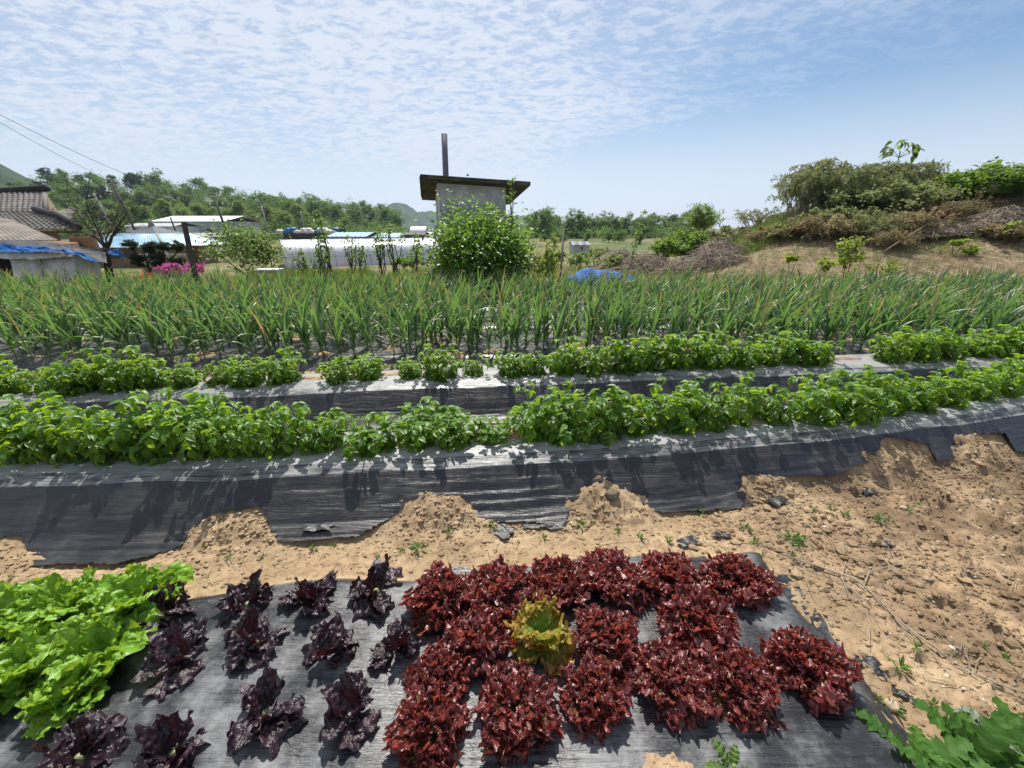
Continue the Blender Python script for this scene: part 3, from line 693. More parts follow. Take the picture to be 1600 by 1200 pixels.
for px in np.arange(60, 640, 15):                     # crest
    p = px+rs.normal(0, 4); k = 'pine' if 90 < p < 300 and rs.rand() < .6 else 'broad'
    far(k, p, rs.uniform(190, 215), rs.uniform(.85, 1.25)*(1.25 if 280 < p < 335 else 1))
for px in np.arange(70, 560, 17): far('pine' if 90 < px < 260 and rs.rand() < .5 else 'broad', px+rs.normal(0, 4), rs.uniform(168, 182), rs.uniform(.85, 1.15))
for px in np.arange(100, 470, 17): far('broad' if rs.rand() < .45 else 'airy', px+rs.normal(0, 4), rs.uniform(142, 160), rs.uniform(.8, 1.15))
for px in np.arange(100, 545, 13.5): far('airy', px+rs.normal(0, 3), rs.uniform(118, 136), rs.uniform(.85, 1.15))
for px, t, s in [(505, 170, 1.1), (530, 175, 1.2), (560, 172, 1.1), (583, 176, 1.15), (605, 180, 1.1), (625, 185, 1.05), (640, 190, .9), (570, 140, .75), (600, 150, .6), (630, 150, .5), (615, 130, .45), (585, 130, .5)]:
    far('broad', px, t, s)
for i, px in enumerate(np.arange(826, 1066, 9.5)):    # tree line behind the brown fields
    far('broad', px+rs.normal(0, 2), rs.uniform(120, 150), rs.uniform(.72, .95)*(1.12 if px < 860 else 1)*(.85 if 990 > px > 960 else 1), 'dark green tree in the belt behind the brown fields', 'trees in the belt behind the brown fields', 'field_edge_tree')
for px, t, s in [(845, 90, .22), (858, 86, .2), (905, 95, .26), (872, 84, .22), (950, 80, .3), (935, 84, .3), (978, 76, .28), (1040, 82, .35)]:
    far('broad', px, t, s, 'small round tree scattered on the brown field below the tree belt', 'small trees on the brown field', 'field_tree')

# understorey that closes the wooded slope and the tree belt
rs = np.random.RandomState(44); mb = MB()
for (p0, p1, ta, tb, hh, cnt) in ((-20, 650, 115, 215, 4.6, 1300), (822, 1070, 118, 150, 2.6, 260)):
    for _ in range(cnt):
        px = rs.uniform(p0, p1); t = rs.uniform(ta, tb); x = (px-800)/FPX*t; y = t*CP*1.03; z = float(base_z(np.array([x]), np.array([y]))[0])
        if px > 560 and px < 700 and z < .5: hh2 = hh*.6
        else: hh2 = hh*(1+.6*(t > 180))
        r = hh2*rs.uniform(.6, 1.2); crown_leaves(rs, mb, (x, y, z+hh2*.5), (r, r, hh2*.6), 5, 14, .5, va=None)
tag(mb.obj('woodland_undergrowth', M_LBROAD), 'mid green undergrowth closing the wooded slope and tree belt', kind='stuff')

# distant wooded hills
m = MT('wooded_hill'); P = m.pos(); n = m.noise(.035, 8, .72, vec=P); n2 = m.noise(.012, 4, .6, vec=P)
c = m.mix(m.rng(n, .38, .62), (.03, .06, .025), (.085, .13, .05)); c = m.mix(m.math('MULTIPLY', m.rng(n2, .5, .65), .5), c, (.12, .17, .05)); m.bump(n, 1.0, 12.0)
M_HILL = m.fin(c, .95, .1)
def hill(cx_, cy_, rx, ry, H, seed, label, humps, step=.035, amp=5.0):
    u, v = np.meshgrid(np.arange(-1.6, 1.6, step), np.arange(-1.6, 1.6, step))
    X = cx_+u*rx; Y = cy_+v*ry; Z = 0*u
    for a, b, s, h in humps: Z = np.maximum(Z, h*np.exp(-((u-a)/s)**2-((v-b)/.55)**2))
    Z = Z*H; Z = Z+amp*fbm(X/22, Y/22, seed, 4, .6)*np.clip(Z/H*3, 0, 1)+amp*.8*np.abs(fbm(X/9, Y/9, seed+3, 3))*np.clip(Z/H*3, 0, 1)-6
    q = MB(); q.grid(np.stack([X, Y, Z], -1)); return tag(q.obj('distant_hill', M_HILL), label, kind='structure')
hill(-520, 400, 190, 150, 74, 3, 'wooded hill rising behind the tiled roof', [(0, 0, .45, 1.0), (-.9, 0, .7, 1.1), (.65, .0, .35, .35)], .02)
hill(-170, 1250, 330, 260, 76, 5, 'blue hazy far hill beside the concrete hut', [(-.5, 0, .24, 1.0), (-.25, 0, .3, .7), (.15, 0, .35, .62), (.55, 0, .3, .55), (-.8, 0, .4, .3)], .02, 7)

# ================================================================== concrete hut with vent pipe
m = MT('stained_render'); n = m.noise(2.2, 6, .65); n2 = m.noise(14, 5, .7); sz = m.n('ShaderNodeSeparateXYZ'); m.L(m.coord(), sz.inputs[0])
c = m.mix(m.rng(n, .35, .65), (.52, .54, .57), (.72, .74, .77)); st_ = m.math('MULTIPLY', m.rng(m.math('ADD', sz.outputs[2], m.math('MULTIPLY', m.noise(5, 5, .7, sv=(2, 1, .3)), 1.3)), 3.15, 2.55), .75)
c = m.mix(st_, c, (.22, .215, .21)); c = m.mix(m.math('MULTIPLY', m.rng(n2, .6, .7), .4), c, (.6, .6, .6)); m.bump(n2, .3, .01)
M_REND = m.fin(c, .9, .2)
M_SLAB = plain('mossy_concrete', (.105, .095, .075), .95, .5, 5, .2, .4)
M_SOFF = plain('dark_soffit', (.10, .075, .055), .95, .4, 4, .2)
M_PIPE = plain('grey_plastic_pipe', (.11, .12, .15), .45, .12, 2)
M_WHITE = plain('white_paint', (.80, .80, .80), .6, .12, 3)
M_GREYP = plain('grey_cladding', (.42, .45, .47), .6, .1, .6)
M_DARK = plain('dark_glass', (.025, .03, .035), .2, .2, 1, .5)
HR = R(12); pc = atd(656, 272, 9.4); hux = np.array([math.cos(HR), math.sin(HR)]); huy = np.array([-math.sin(HR), math.cos(HR)])
ht = empty('concrete_hut', (pc[0], pc[1], -.1), HR); tag(ht, 'small grey rendered concrete hut with overhanging slab roof behind the round bush', 'hut')
zl = pc[2]+.1; RW = 2.80; RD = 2.8; dzx = -.105; dzy = -.31      # local frame: x along the front edge, y into depth
wx0, wx1, wy0, wy1 = .41, 2.22, .40, 2.45
def rz_(x, y): return zl+dzx*x/RW+dzy*y/RD
w = MB(); w.hexa([(wx0, wy0, 0), (wx1, wy0, 0), (wx1, wy1, 0), (wx0, wy1, 0), (wx0, wy0, rz_(wx0, wy0)-.05), (wx1, wy0, rz_(wx1, wy0)-.05), (wx1, wy1, rz_(wx1, wy1)-.05), (wx0, wy1, rz_(wx0, wy1)-.05)]); w.obj('wall', M_REND, ht, False)
w = MB(); w.box((wx0+.01, wy0+.01, 1.28), (.05, .05, 2.5)); w.obj('lit_side_strip', M_WHITE, ht, False)  # white strip added to paint in the sunlit sliver of side wall
w = MB(); th_s = .09
bq = [(0, 0), (RW, 0), (RW, RD), (0, RD)]; w.hexa([(x, y, rz_(x, y)-th_s) for x, y in bq]+[(x, y, rz_(x, y)) for x, y in bq]); rf = w.obj('roof', M_SLAB, ht, False)
w = MB(); X, Yy = np.meshgrid(np.linspace(-.02, RW-.55, 46), np.linspace(-.03, RD, 16)); Zt = rz_(X, Yy)+.022+.022*fbm(X*7, Yy*6, 4, 4); Zt[0] -= .05; Zt[:, 0] -= .04; Zt[:, -1] -= .05
w.grid(np.stack([X, Yy, Zt], -1)); w.obj('moss_layer', M_SLAB, rf)
w = MB(); w.tube([(.66, .9, 2.0), (.70, .9, zl+1.04)], .078, 16); w.obj('vent_pipe', M_PIPE, ht)
hy = pc[1]

# ================================================================== shrubs and small trees
def shrub(name, px, py, t, wpx, hpx, n, per, size, mat, label, cat='shrub', T=T_OV, stems=6, seed=1, shoots=0, group=None, flat=1.0, shell=.45, bark=None, zbase=None, up=.3, lump=None):
    rs = np.random.RandomState(seed); x, y, z = atd(px, py, t); zb = G(x, y) if zbase is None else zbase
    w = wpx*t/FPX/2; h = hpx*t/FPX*.95; top = z
    lv = MB(); tr = MB(); lo = max(zb, top-h); H = top-lo
    K = crown_leaves(rs, lv, (x, y, lo+H*.52), (w, w*.8, H*.48), n, per, size, T, shell, flat, up)
    for i in range(stems):
        q = K[rs.randint(len(K))]; limb(rs, tr, (x+rs.normal(0, .12*w), y+rs.normal(0, .1*w), zb-.1), q, max(.012, .03*w), .006, 6, .12, 5)
    for q in K[rs.permutation(len(K))[:stems*4]]:
        limb(rs, tr, (x+(q[0]-x)*.3, y+(q[1]-y)*.3, lo+(q[2]-lo)*.5), q, .010, .004, 4, .15, 4)
    for i in range(shoots):
        q = K[rs.randint(len(K))]; a = q+np.array([rs.normal(0, .08), rs.normal(0, .08), abs(rs.normal(.28, .14))*w/1.1+.05]); limb(rs, tr, q, a, .006, .003, 5, .1, 3)
        m_ = 16; tt = rs.rand(m_, 1); C = q+(a-q)*tt; D = unit(rs.normal(size=(m_, 3))+np.array([0, 0, .4])); lv.leaves(T[0], T[1], C, D, unit(rs.normal(size=(m_, 3))*.5+np.array([0, 0, 1.])), size*.8, a=rs.uniform(.6, 1, m_))
    o = empty(name, (x, y, zb)); 
    for nm, mb_, mt_ in (('foliage', lv, mat), ('stems', tr, bark or M_BARK)):
        mb_.v = [v-np.array([x, y, zb]) for v in mb_.v]; mb_.obj(nm, mt_, o)
    return tag(o, label, cat, group)
M_BUSH = leafmat('bush_leaf', (.04, .115, .018), (.13, .28, .035), (.42, .74, .07), .34, .4, .5)
M_LIGHT = leafmat('light_green_leaf', (.08, .16, .03), (.18, .30, .06), (.40, .60, .10), .35, .5, .4)
M_YEL = leafmat('yellow_green_leaf', (.14, .26, .03), (.32, .42, .05), (.6, .7, .08), .4, .5, .4)
M_OLV = leafmat('dusty_olive_leaf', (.12, .155, .05), (.32, .35, .15), (.46, .52, .18), .36, .6, .3)
M_KUD = leafmat('vine_leaf', (.05, .12, .015), (.14, .27, .03), (.38, .60, .05), .35, .5, .4)
M_RUST = leafmat('dead_brown_leaf', (.22, .12, .05), (.42, .25, .11), (.4, .2, .06), .15, .8, .2)
M_TOPI = leafmat('clipped_pine_needle', (.02, .045, .018), (.05, .09, .03), (.06, .12, .03), .12, .7, .3)
M_PINK = leafmat('pink_petal', (.55, .06, .30), (.85, .22, .55), (.8, .2, .5), .3, .6, .3)
M_REDF = leafmat('red_petal', (.6, .05, .02), (.8, .16, .06), (.8, .1, .05), .3, .6, .3)
M_YELF = leafmat('yellow_petal', (.8, .62, .03), (.9, .75, .06), (.9, .7, .05), .3, .6, .3)
shrub('round_bush', 748, 334, 8.9, 150, 130, 380, 50, .09, M_BUSH, 'dense round bright green bush standing against the concrete hut', 'bush', stems=9, seed=4, shoots=22, shell=.25, zbase=0.0)
shrub('leafy_shoot', 800, 298, 9.0, 22, 95, 10, 10, .08, M_LIGHT, 'tall thin leafy shoots at the hut corner above the round bush', 'shoots', stems=4, seed=5, shoots=8)
shrub('leafy_sapling', 367, 346, 17, 88, 78, 90, 26, .13, M_LIGHT, 'light green young tree beside the white tunnel greenhouse', 'tree', seed=6, shoots=10, stems=4)
shrub('leafy_sapling', 412, 366, 18, 56, 52, 50, 24, .12, M_LIGHT, 'lower light green sapling touching the end of the tunnel greenhouse', 'tree', seed=7, shoots=5, stems=3)
shrub('yellow_shrub', 856, 376, 9.2, 52, 78, 46, 20, .07, M_YEL, 'yellow green shrub next to the thin steel post', 'shrub', seed=8, shoots=12, stems=7, shell=.2)
shrub('green_thicket', 1072, 364, 21, 62, 38, 90, 34, .16, M_KUD, 'low bright green thicket at the foot of the embankment', 'shrub', seed=9, stems=4)
shrub('green_thicket', 1045, 374, 20, 50, 26, 60, 30, .14, M_KUD, 'small bright green thicket nearest the dry brush heaps', 'shrub', seed=19, stems=4)
shrub('willow_shrub', 1100, 322, 24, 50, 46, 60, 22, .26, M_LIGHT, 'upright pale green shrub against the sky by the bright thicket', 'shrub', T=T_LONG, seed=10, stems=8, up=1.0, shoots=16, shell=.2)
shrub('bright_sapling', 1342, 366, 9.6, 44, 66, 26, 14, .10, M_YEL, 'bright yellow green sapling rising above the garlic before the bank', 'sapling', seed=11, stems=3, shoots=6, shell=.2)
shrub('bright_sapling', 1296, 398, 9.4, 24, 34, 12, 12, .08, M_YEL, 'short sapling with reddish tips left of the bright sapling', 'sapling', seed=12, stems=2, shoots=3, shell=.2)
shrub('bright_sapling', 1392, 408, 9.2, 44, 26, 16, 12, .07, M_YEL, 'low spreading yellow green weed behind the garlic', 'weed', seed=13, stems=3, shoots=3, shell=.2)
for i, (px, py, w_, h_) in enumerate([(1500, 374, 16, 12), (1522, 384, 30, 14), (1590, 346, 26, 26), (1240, 398, 26, 12)]):
    shrub('bank_weed', px, py, 13, w_, h_, 14, 14, .10, M_YEL, ['tiny bright weed on the brown bank', 'bright spreading weed on the brown litter of the bank', 'bright weed by the dry sticks at the top of the bank', 'bright weed at the foot of the rusty bank'][i], 'weed', seed=30+i, stems=2, group='weeds on the bank')
shrub('vine_thicket', 1585, 262, 15.5, 150, 130, 260, 34, .17, M_KUD, 'mound of bright green vine leaves at the top of the bank', 'vines', seed=14, stems=5, shell=.6)
shrub('vine_thicket', 1480, 300, 18, 60, 40, 70, 26, .15, M_KUD, 'small green vine clump beside the large drooping bush', 'vines', seed=15, stems=3)
shrub('bank_bush', 1480, 275, 19, 130, 100, 170, 36, .17, M_OLV, 'brownish dusty bush between the drooping bush and the green vines', 'bush', seed=16, stems=8, shell=.4)
shrub('bank_bush', 1150, 356, 20, 90, 40, 80, 26, .16, M_OLV, 'low dusty bush beneath the bare arching twigs', 'bush', seed=17, stems=6)
# the big drooping bush: arching limbs hung with narrow leaves
def drooper(name, px, py, t, wpx, hpx, nb, seed, label, mat, dens=1.0, lsz=.16, cat='bush'):
    rs = np.random.RandomState(seed); x, y, z = atd(px, py, t); zb = G(x, y); w = wpx*t/FPX/2; H = z-zb; lv = MB(); tr = MB()
    for i in range(nb):
        a = rs.uniform(0, 6.28); r = w*rs.uniform(.15, 1.0)**.7; top = H*rs.uniform(.5, 1.0)*(1-.35*(r/w)**2)
        b = np.array([math.cos(a)*r, math.sin(a)*r*.7, top]); s0 = np.array([rs.normal(0, .25), rs.normal(0, .2), -.1])
        p = limb(rs, tr, s0, b, .035, .010, 8, .10, 5, sag=.12)
        for j in range(int(9*dens)):
            q = p[rs.randint(3, 8)]; L = rs.uniform(.5, 1.2)*w*.42; a2 = a+rs.normal(0, .9); n = 7; s = np.linspace(0, 1, n); e = rs.uniform(.1, 1.1)-s*rs.uniform(1.2, 2.6)
            pp = q+np.stack([np.cos(a2)*np.cumsum(np.cos(e)), np.sin(a2)*np.cumsum(np.cos(e)), np.cumsum(np.sin(e))], 1)*L/n
            tr.tube(pp, np.linspace(.008, .003, n), 3)
            m_ = int(22*dens); ti = rs.uniform(0, n-1.01, m_); k = ti.astype(int); C = pp[k]+(pp[k+1]-pp[k])*(ti-k)[:, None]
            D = unit(rs.normal(size=(m_, 3))*.7+np.array([0, 0, -.5])); lv.leaves(*T_LONG, C, D, unit(rs.normal(size=(m_, 3))), lsz*rs.uniform(.6, 1.3, m_), a=rs.rand(m_))
    o = empty(name, (x, y, zb)); lv.obj('foliage', mat, o); tr.obj('branches', M_TWIG if mat is M_OLV else M_BARK, o); return tag(o, label, cat)
drooper('drooping_bush', 1272, 240, 17.0, 95, 110, 22, 44, 'wispy grey green shrub of thin twigs at the open end of the olive bushes', M_OLV, .75, .15)
drooper('drooping_bush', 1318, 246, 17.5, 150, 120, 62, 41, 'large grey olive bush of drooping twigs standing out against the sky', M_OLV, 1.3, .17)
drooper('drooping_bush', 1405, 250, 18.0, 150, 120, 62, 42, 'dense darker olive bush beside the tall drooping one', M_OLV, 1.5, .17)
drooper('arching_shrub', 1440, 252, 17.6, 90, 60, 14, 45, 'bare arching twigs above the dense olive bush', M_RUST, .35, .10)
drooper('arching_shrub', 1195, 322, 20, 84, 70, 20, 43, 'thin shrub of arching brown twigs with few leaves', M_OLV, .7, .12)
shrub('bank_bush', 1400, 290, 16.6, 200, 100, 190, 44, .15, M_OLV, 'matted olive foliage filling the lower half of the big bushes', 'bush', seed=18, stems=8, shell=.3)
shrub('bank_bush', 1320, 325, 16.2, 120, 62, 110, 36, .14, M_OLV, 'low olive undergrowth on the slope below the tall drooping bush', 'bush', seed=23, stems=5, shell=.3)
for i, (px, py, t_, w_, h_) in enumerate([(905, 396, 22, 60, 20), (935, 388, 26, 44, 18), (870, 392, 20, 36, 22), (1035, 392, 24, 40, 16), (960, 400, 17, 40, 18), (640, 402, 20, 50, 16), (1160, 392, 17, 60, 18)]):
    shrub('meadow_shrub', px, py, t_, w_, h_, 40, 24, .13, (M_LIGHT, M_OLV, M_KUD)[i % 3], ['low pale shrub on the rough ground below the field house', 'low dusty shrub beyond the blue tarp', 'low green shrub behind the yellow green shrub', 'low pale shrub between the brush heaps and the thicket', 'low dusty shrub just behind the blue tarp', 'low green shrub before the far end of the greenhouse', 'low pale shrub beside the broad low brush heap'][i], 'shrub', seed=150+i, stems=4, shell=.3, shoots=5)
M_DRYL = leafmat('dry_scrub_leaf', (.20, .165, .085), (.44, .37, .20), (.45, .38, .18), .3, .75, .2)
for i, (px, py, t_, w_, h_, mt_, lab) in enumerate([(1290, 338, 15.4, 110, 56, M_DRYL, 'dry brown scrub on the slope under the tall drooping bush'), (1365, 334, 15.0, 90, 62, M_OLV, 'olive scrub in the hollow between rusty bracken and brush'), (1435, 332, 14.6, 90, 50, M_DRYL, 'dark brown scrub around the leaning cane'),
    (1500, 312, 15.2, 100, 60, M_DRYL, 'brown scrub spilling down beside the green vines'), (1238, 352, 16.2, 80, 40, M_OLV, 'olive scrub at the foot of the grassy crest'), (1195, 360, 17, 70, 34, M_DRYL, 'dry scrub beyond the tallest brush heap'), (1580, 352, 13.4, 80, 30, M_DRYL, 'dry scrub at the frame edge under the pale dead branches'), (1405, 362, 14.0, 80, 26, M_DRYL, 'low dry scrub on the litter below the leaning cane')]):
    shrub('dry_scrub', px, py, t_, w_, h_, 90, 30, .12, mt_, lab, 'scrub', T=T_LONG if i % 2 else T_SM, seed=120+i, stems=8, shell=.3, bark=M_TWIG, shoots=10)
# a paulownia-like sprout on top
rs = np.random.RandomState(2); x, y, z = atd(1397, 262, 17.5); tr = MB(); lv = MB(); o = empty('broadleaf_sprout', (x, y, z-.6))
p = limb(rs, tr, (0, 0, 0), (.05, 0, 1.25), .03, .015, 6, .05)
for a, h, r in ((.3, 1.5, .5), (2.8, 1.45, .45), (1.2, 1.62, .2), (-.5, 1.2, .55), (3.5, 1.15, .6), (0, 1.35, .7)):
    e = np.array([math.cos(a)*r, math.sin(a)*r*.6, h]); limb(rs, tr, p[-2], e, .012, .006, 4, .05, 4)
    C = e+rs.normal(0, .07, (6, 3)); lv.leaves(*T_OV, C, unit(np.array([math.cos(a), 0, -.5])+rs.normal(0, .4, (6, 3))), unit(rs.normal(0, .3, (6, 3))+np.array([0, -.3, 1.])), .34, a=rs.rand(6))
lv.obj('leaves', M_LIGHT, o); tr.obj('stem', M_BARK, o); tag(o, 'single big-leaved sprout sticking up above the olive bushes', 'sapling')
# slim leaning sapling in the middle distance
rs = np.random.RandomState(4); x, y, z = atd(985, 380, 15); tr = MB(); lv = MB(); o = empty('leaning_sapling', (x, y, G(x, y)))
x1, y1, z1 = atd(1001, 335, 15); p = limb(rs, tr, (0, 0, 0), (x1-x, 0, z1-G(x, y)), .02, .006, 8, .08)
for k in range(3, 8): lv.leaves(*T_OV, p[k]+rs.normal(0, .05, (9, 3)), unit(rs.normal(size=(9, 3))), unit(rs.normal(0, .5, (9, 3))+np.array([0, 0, 1.])), .15, a=rs.rand(9))
lv.obj('leaves', M_LIGHT, o); tr.obj('stem', M_BARK, o); tag(o, 'slim leaning sapling with a leafy tip in front of the brown field', 'sapling')
# pruned trees in front of the tunnel greenhouse
def pruned(px, py, t, hpx, n, spread, seed, label, tip=True, mat=None, thick=.024):
    rs = np.random.RandomState(seed); x, y, z = atd(px, py, t); zb = G(x, y); H = hpx*t/FPX*.97+max(0, z-zb); tr = MB(); lv = MB()
    for i in range(n):
        a = rs.uniform(0, 6.28); r = spread*rs.uniform(.2, 1); h = H*rs.uniform(.6, 1)
        p = limb(rs, tr, (rs.normal(0, .05), rs.normal(0, .05), -.1), (math.cos(a)*r, math.sin(a)*r, h), thick, .012, 7, .16)
        if tip:
            for k in (4, 5, 6): lv.leaves(*T_OV, p[k]+rs.normal(0, .08, (7, 3)), unit(rs.normal(size=(7, 3))), unit(rs.normal(0, .5, (7, 3))+np.array([0, 0, 1.])), .13, a=rs.rand(7))
    o = empty('pruned_tree', (x, y, zb)); tr.obj('trunk', M_BARKD, o)
    if tip: lv.obj('crown', mat or M_LIGHT, o)
    return tag(o, label, 'tree')
pruned(524, 428, 13, 82, 3, .22, 50, 'slim dark sapling with a green top in front of the tunnel greenhouse', thick=.025)
pruned(503, 425, 12.5, 50, 7, .28, 51, 'low multi-stemmed shrub beside the slim dark sapling')
pruned(548, 415, 15, 46, 4, .25, 52, 'dark pruned stump-like tree before the greenhouse', thick=.038)
pruned(566, 420, 15, 42, 4, .2, 53, 'pruned tree with two dark stubs and few leaves', thick=.034)
pruned(596, 412, 16, 55, 8, .45, 54, 'fan of dark pruned stems with green tips before the greenhouse')
pruned(615, 411, 16, 56, 7, .45, 55, 'second fan of dark pruned stems, by the far part of the greenhouse')
pruned(648, 408, 17, 40, 7, .45, 56, 'thin bare stems with pale leaves next to the round bush', thick=.012)
pruned(470, 412, 16, 26, 6, .3, 57, 'small leafy shrub at the foot of the greenhouse wall', thick=.015)
# bare dead tree on the left
rs = np.random.RandomState(9); x, y, z = atd(166, 425, 13.5); zb = G(x, y); tr = MB(); tw = MB()
def pt(px, py, t=13.5): q = atd(px, py, t); return np.array([q[0]-x, q[1]-y, q[2]-zb])
trunk = limb(rs, tr, (0, 0, 0), pt(166, 388), .13, .09, 6, .05, 8)
ends = [((125, 335), .07), ((192, 352), .06), ((150, 345), .045), ((105, 300), .03), ((205, 330), .03), ((180, 340), .04), ((90, 348), .03), ((135, 310), .03)]
for (a, b), r in ends:
    e = pt(a, b, 13.5+rs.uniform(-.9, .9)); p = limb(rs, tr, trunk[-1], e, r, r*.3, 9, .18, 5, sag=.05)
    for j in range(9):
        q = p[rs.randint(3, 9)]; d = unit(e-trunk[-1])+rs.normal(0, .6, 3); d[2] = abs(d[2])*.5+rs.uniform(-.1, .4); p2 = limb(rs, tw, q, q+unit(d)*rs.uniform(.35, 1.1), .013, .005, 6, .25, 3)
        for k in range(3): q2 = p2[rs.randint(2, 6)]; limb(rs, tw, q2, q2+unit(d+rs.normal(0, .8, 3))*rs.uniform(.2, .5), .006, .003, 4, .2, 3)
o = empty('bare_tree', (x, y, zb)); tr.obj('trunk', M_BARKD, o); tw.obj('twigs', M_BARKD, o); tag(o, 'bare dead tree with crooked dark branches by the tarp shed', 'tree')

# ================================================================== brush heaps, tarp, posts
def brush(px, py, t, wpx, hpx, n, seed, label, mat=None, name='brush_heap'):
    rs = np.random.RandomState(seed); x, y, z = atd(px, py, t); zb = G(x, y); w = wpx*t/FPX/2; H = max(hpx*t/FPX, z-zb); mb = MB()
    for i in range(n):
        a = rs.uniform(0, 6.28); r = w*rs.rand()**.6; c = np.array([math.cos(a)*r, math.sin(a)*r*.7, 0]); hh = H*(1-(r/w)**2)*rs.uniform(.15, 1.0)
        d = rs.uniform(0, 6.28); L = w*rs.uniform(.2, .7); s = np.linspace(-1, 1, 6)
        P = c+np.stack([np.cos(d)*s*L, np.sin(d)*s*L*.7, hh+.05*H-s**2*hh*rs.uniform(.2, .9)+rs.normal(0, .02, 6)], 1); P[:, 2] = np.maximum(P[:, 2], -.02)
        mb.tube(P, rs.uniform(.006, .016)*t/16, 3, a=rs.rand())
    u, v = np.meshgrid(np.linspace(-1, 1, 24), np.linspace(-1, 1, 24)); rr = np.sqrt(u*u+v*v)
    Z = H*.75*np.clip(1-rr**2, -.1, 1)+.12*fbm(u*4, v*4, seed, 4)*H
    o = mb.obj(name, mat or M_TWIG); o.location = (x, y, zb)
    q = MB(); q.grid(np.stack([u*w, v*w*.7, Z-.05], -1)); q.obj('litter_core', M_LITTER, o)
    return tag(o, label, 'brush heap', 'heaps of dry brush by the bank')
m = MT('dry_litter'); n = m.noise(9, 6, .75); c = m.mix(m.rng(n, .38, .62), (.12, .09, .065), (.36, .29, .21)); m.bump(n, 1, .08); M_LITTER = m.fin(c, .95, .1)
brush(1130, 374, 16.5, 96, 36, 420, 61, 'tallest heap of dry grey brush against the bank')
brush(1125, 392, 15.5, 95, 28, 420, 62, 'broad low heap of dry vines in front of the tallest heap')
brush(1015, 392, 16, 110, 26, 380, 63, 'wide flat heap of dry brush behind the blue tarp')
brush(975, 384, 19, 80, 24, 300, 64, 'dry brush beneath the slim leaning sapling')
brush(1060, 405, 14.5, 60, 14, 200, 65, 'small scatter of dry vines beside the blue tarp')
brush(1570, 334, 14, 90, 34, 380, 66, 'tangle of pale dead branches below the green vines on the bank')
brush(1470, 352, 14.5, 90, 20, 220, 67, 'dark dry brush on the slope under the olive bushes')
shrub('dead_bracken', 1262, 356, 16.5, 150, 60, 190, 30, .11, M_RUST, 'rusty dead bracken on the slope below the drooping bush', 'dead plants', seed=21, stems=4, shell=.3)
shrub('dead_bracken', 1450, 330, 15.5, 60, 40, 50, 22, .11, M_RUST, 'rusty withered branch hanging below the dark brush', 'dead plants', seed=22, stems=4, shell=.3)
mb = MB(); a = atd(1382, 392, 13.2); b = atd(1468, 338, 14.6); mb.tube([a, b], .018, 5); tag(mb.obj('bamboo_cane', plain('dry_cane', (.42, .33, .18), .7)), 'pale cane leaning on the bank under the olive bushes', 'cane')
# blue tarp heap
m = MT('blue_tarp'); n = m.noise(6, 5, .6); c = m.mix(m.rng(n, .4, .62), (.006, .075, .30), (.010, .145, .47)); m.bump(n, .5, .02); M_TARP = m.fin(c, .7, .2)
def drape(name, cx_, cy_, zb, w, d, H, seed, label, rz=0.0):
    u, v = np.meshgrid(np.linspace(-1, 1, 90), np.linspace(-1, 1, 50)); rr = (np.abs(u)**3.2+np.abs(v)**2.6)
    Z = H*np.clip(1-rr, 0, 1)**.45*(1+.22*fbm(u*2.6, v*1.6, seed, 3)-.28*sst(.1, 1, u))+.05*np.abs(fbm(u*7+fbm(v*5, u*3, seed), v*5, seed+4, 4))+.012
    X = u*w*(1+.04*fbm(v*4, u*3, seed)); Y = v*d*(1+.06*fbm(u*5, v, seed+2))
    q = MB(); q.grid(np.stack([X, Y, Z], -1)); o = q.obj(name, M_TARP); o.location = (cx_, cy_, zb); o.rotation_euler = (0, 0, rz); return tag(o, label, 'tarp')
x, y, z = atd(942, 442, 10.9); drape('blue_tarp', x, y, G(x, y)+.0, 1.05, .6, .46, 7, 'bright blue tarp draped over a low heap behind the garlic', -.05)
# posts
M_RUSTP = plain('rusty_steel', (.045, .032, .028), .75, .4, 8); M_POLE = plain('concrete_pole', (.30, .29, .27), .85, .15, 2); M_POLED = plain('dark_pole', (.10, .09, .085), .85)
mb = MB(); a = atd(881, 357, 7.9); b = atd(873, 470, 7.9); mb.tube([(b[0], b[1], -.1), b, a], .022, 6); tag(mb.obj('steel_post', M_RUSTP), 'thin rusty post leaning slightly above the garlic by the yellow green shrub', 'post')
mb = MB(); a = atd(287, 347, 12.5); b = atd(298, 420, 12.5); mb.hexa([(b[0]-.06, b[1]-.05, -.9), (b[0]+.06, b[1]-.05, -.9), (b[0]+.06, b[1]+.05, -.9), (b[0]-.06, b[1]+.05, -.9), (a[0]-.05, a[1]-.05, a[2]), (a[0]+.06, a[1]-.05, a[2]), (a[0]+.06, a[1]+.05, a[2]), (a[0]-.05, a[1]+.05, a[2])]); tag(mb.obj('dark_post', M_RUSTP, None, False), 'dark square post standing in front of the blue roofed house', 'post')
def upole(px0, py0, px1, py1, t, r, mat, label, arm=True):
    a = atd(px0, py0, t); b = atd(px1, py1, t); o = empty('utility_pole', (b[0], b[1], b[2])); q = MB(); q.tube([(0, 0, -1.5), (a[0]-b[0], 0, a[2]-b[2])], [r, r*.75], 8); q.obj('pole', mat, o)
    if arm:
        q = MB(); q.box((a[0]-b[0], 0, a[2]-b[2]-.5), (1.6, .1, .1)); ca = q.obj('crossarm', M_POLED, o, False)
        for dx in (-.7, 0, .7): q = MB(); q.tube([(a[0]-b[0]+dx, 0, a[2]-b[2]-.45), (a[0]-b[0]+dx, 0, a[2]-b[2]-.2)], .05, 6); q.obj('insulator', M_WHITE, ca)
    return tag(o, label, 'utility pole', 'utility poles before the wooded hill'), a
_, pA = upole(352, 315, 359, 372, 45, .16, M_POLED, 'dark utility pole in front of the white warehouse')
_, pB = upole(200, 283, 213, 360, 60, .17, M_POLED, 'dark utility pole against the pale trees above the bare tree')
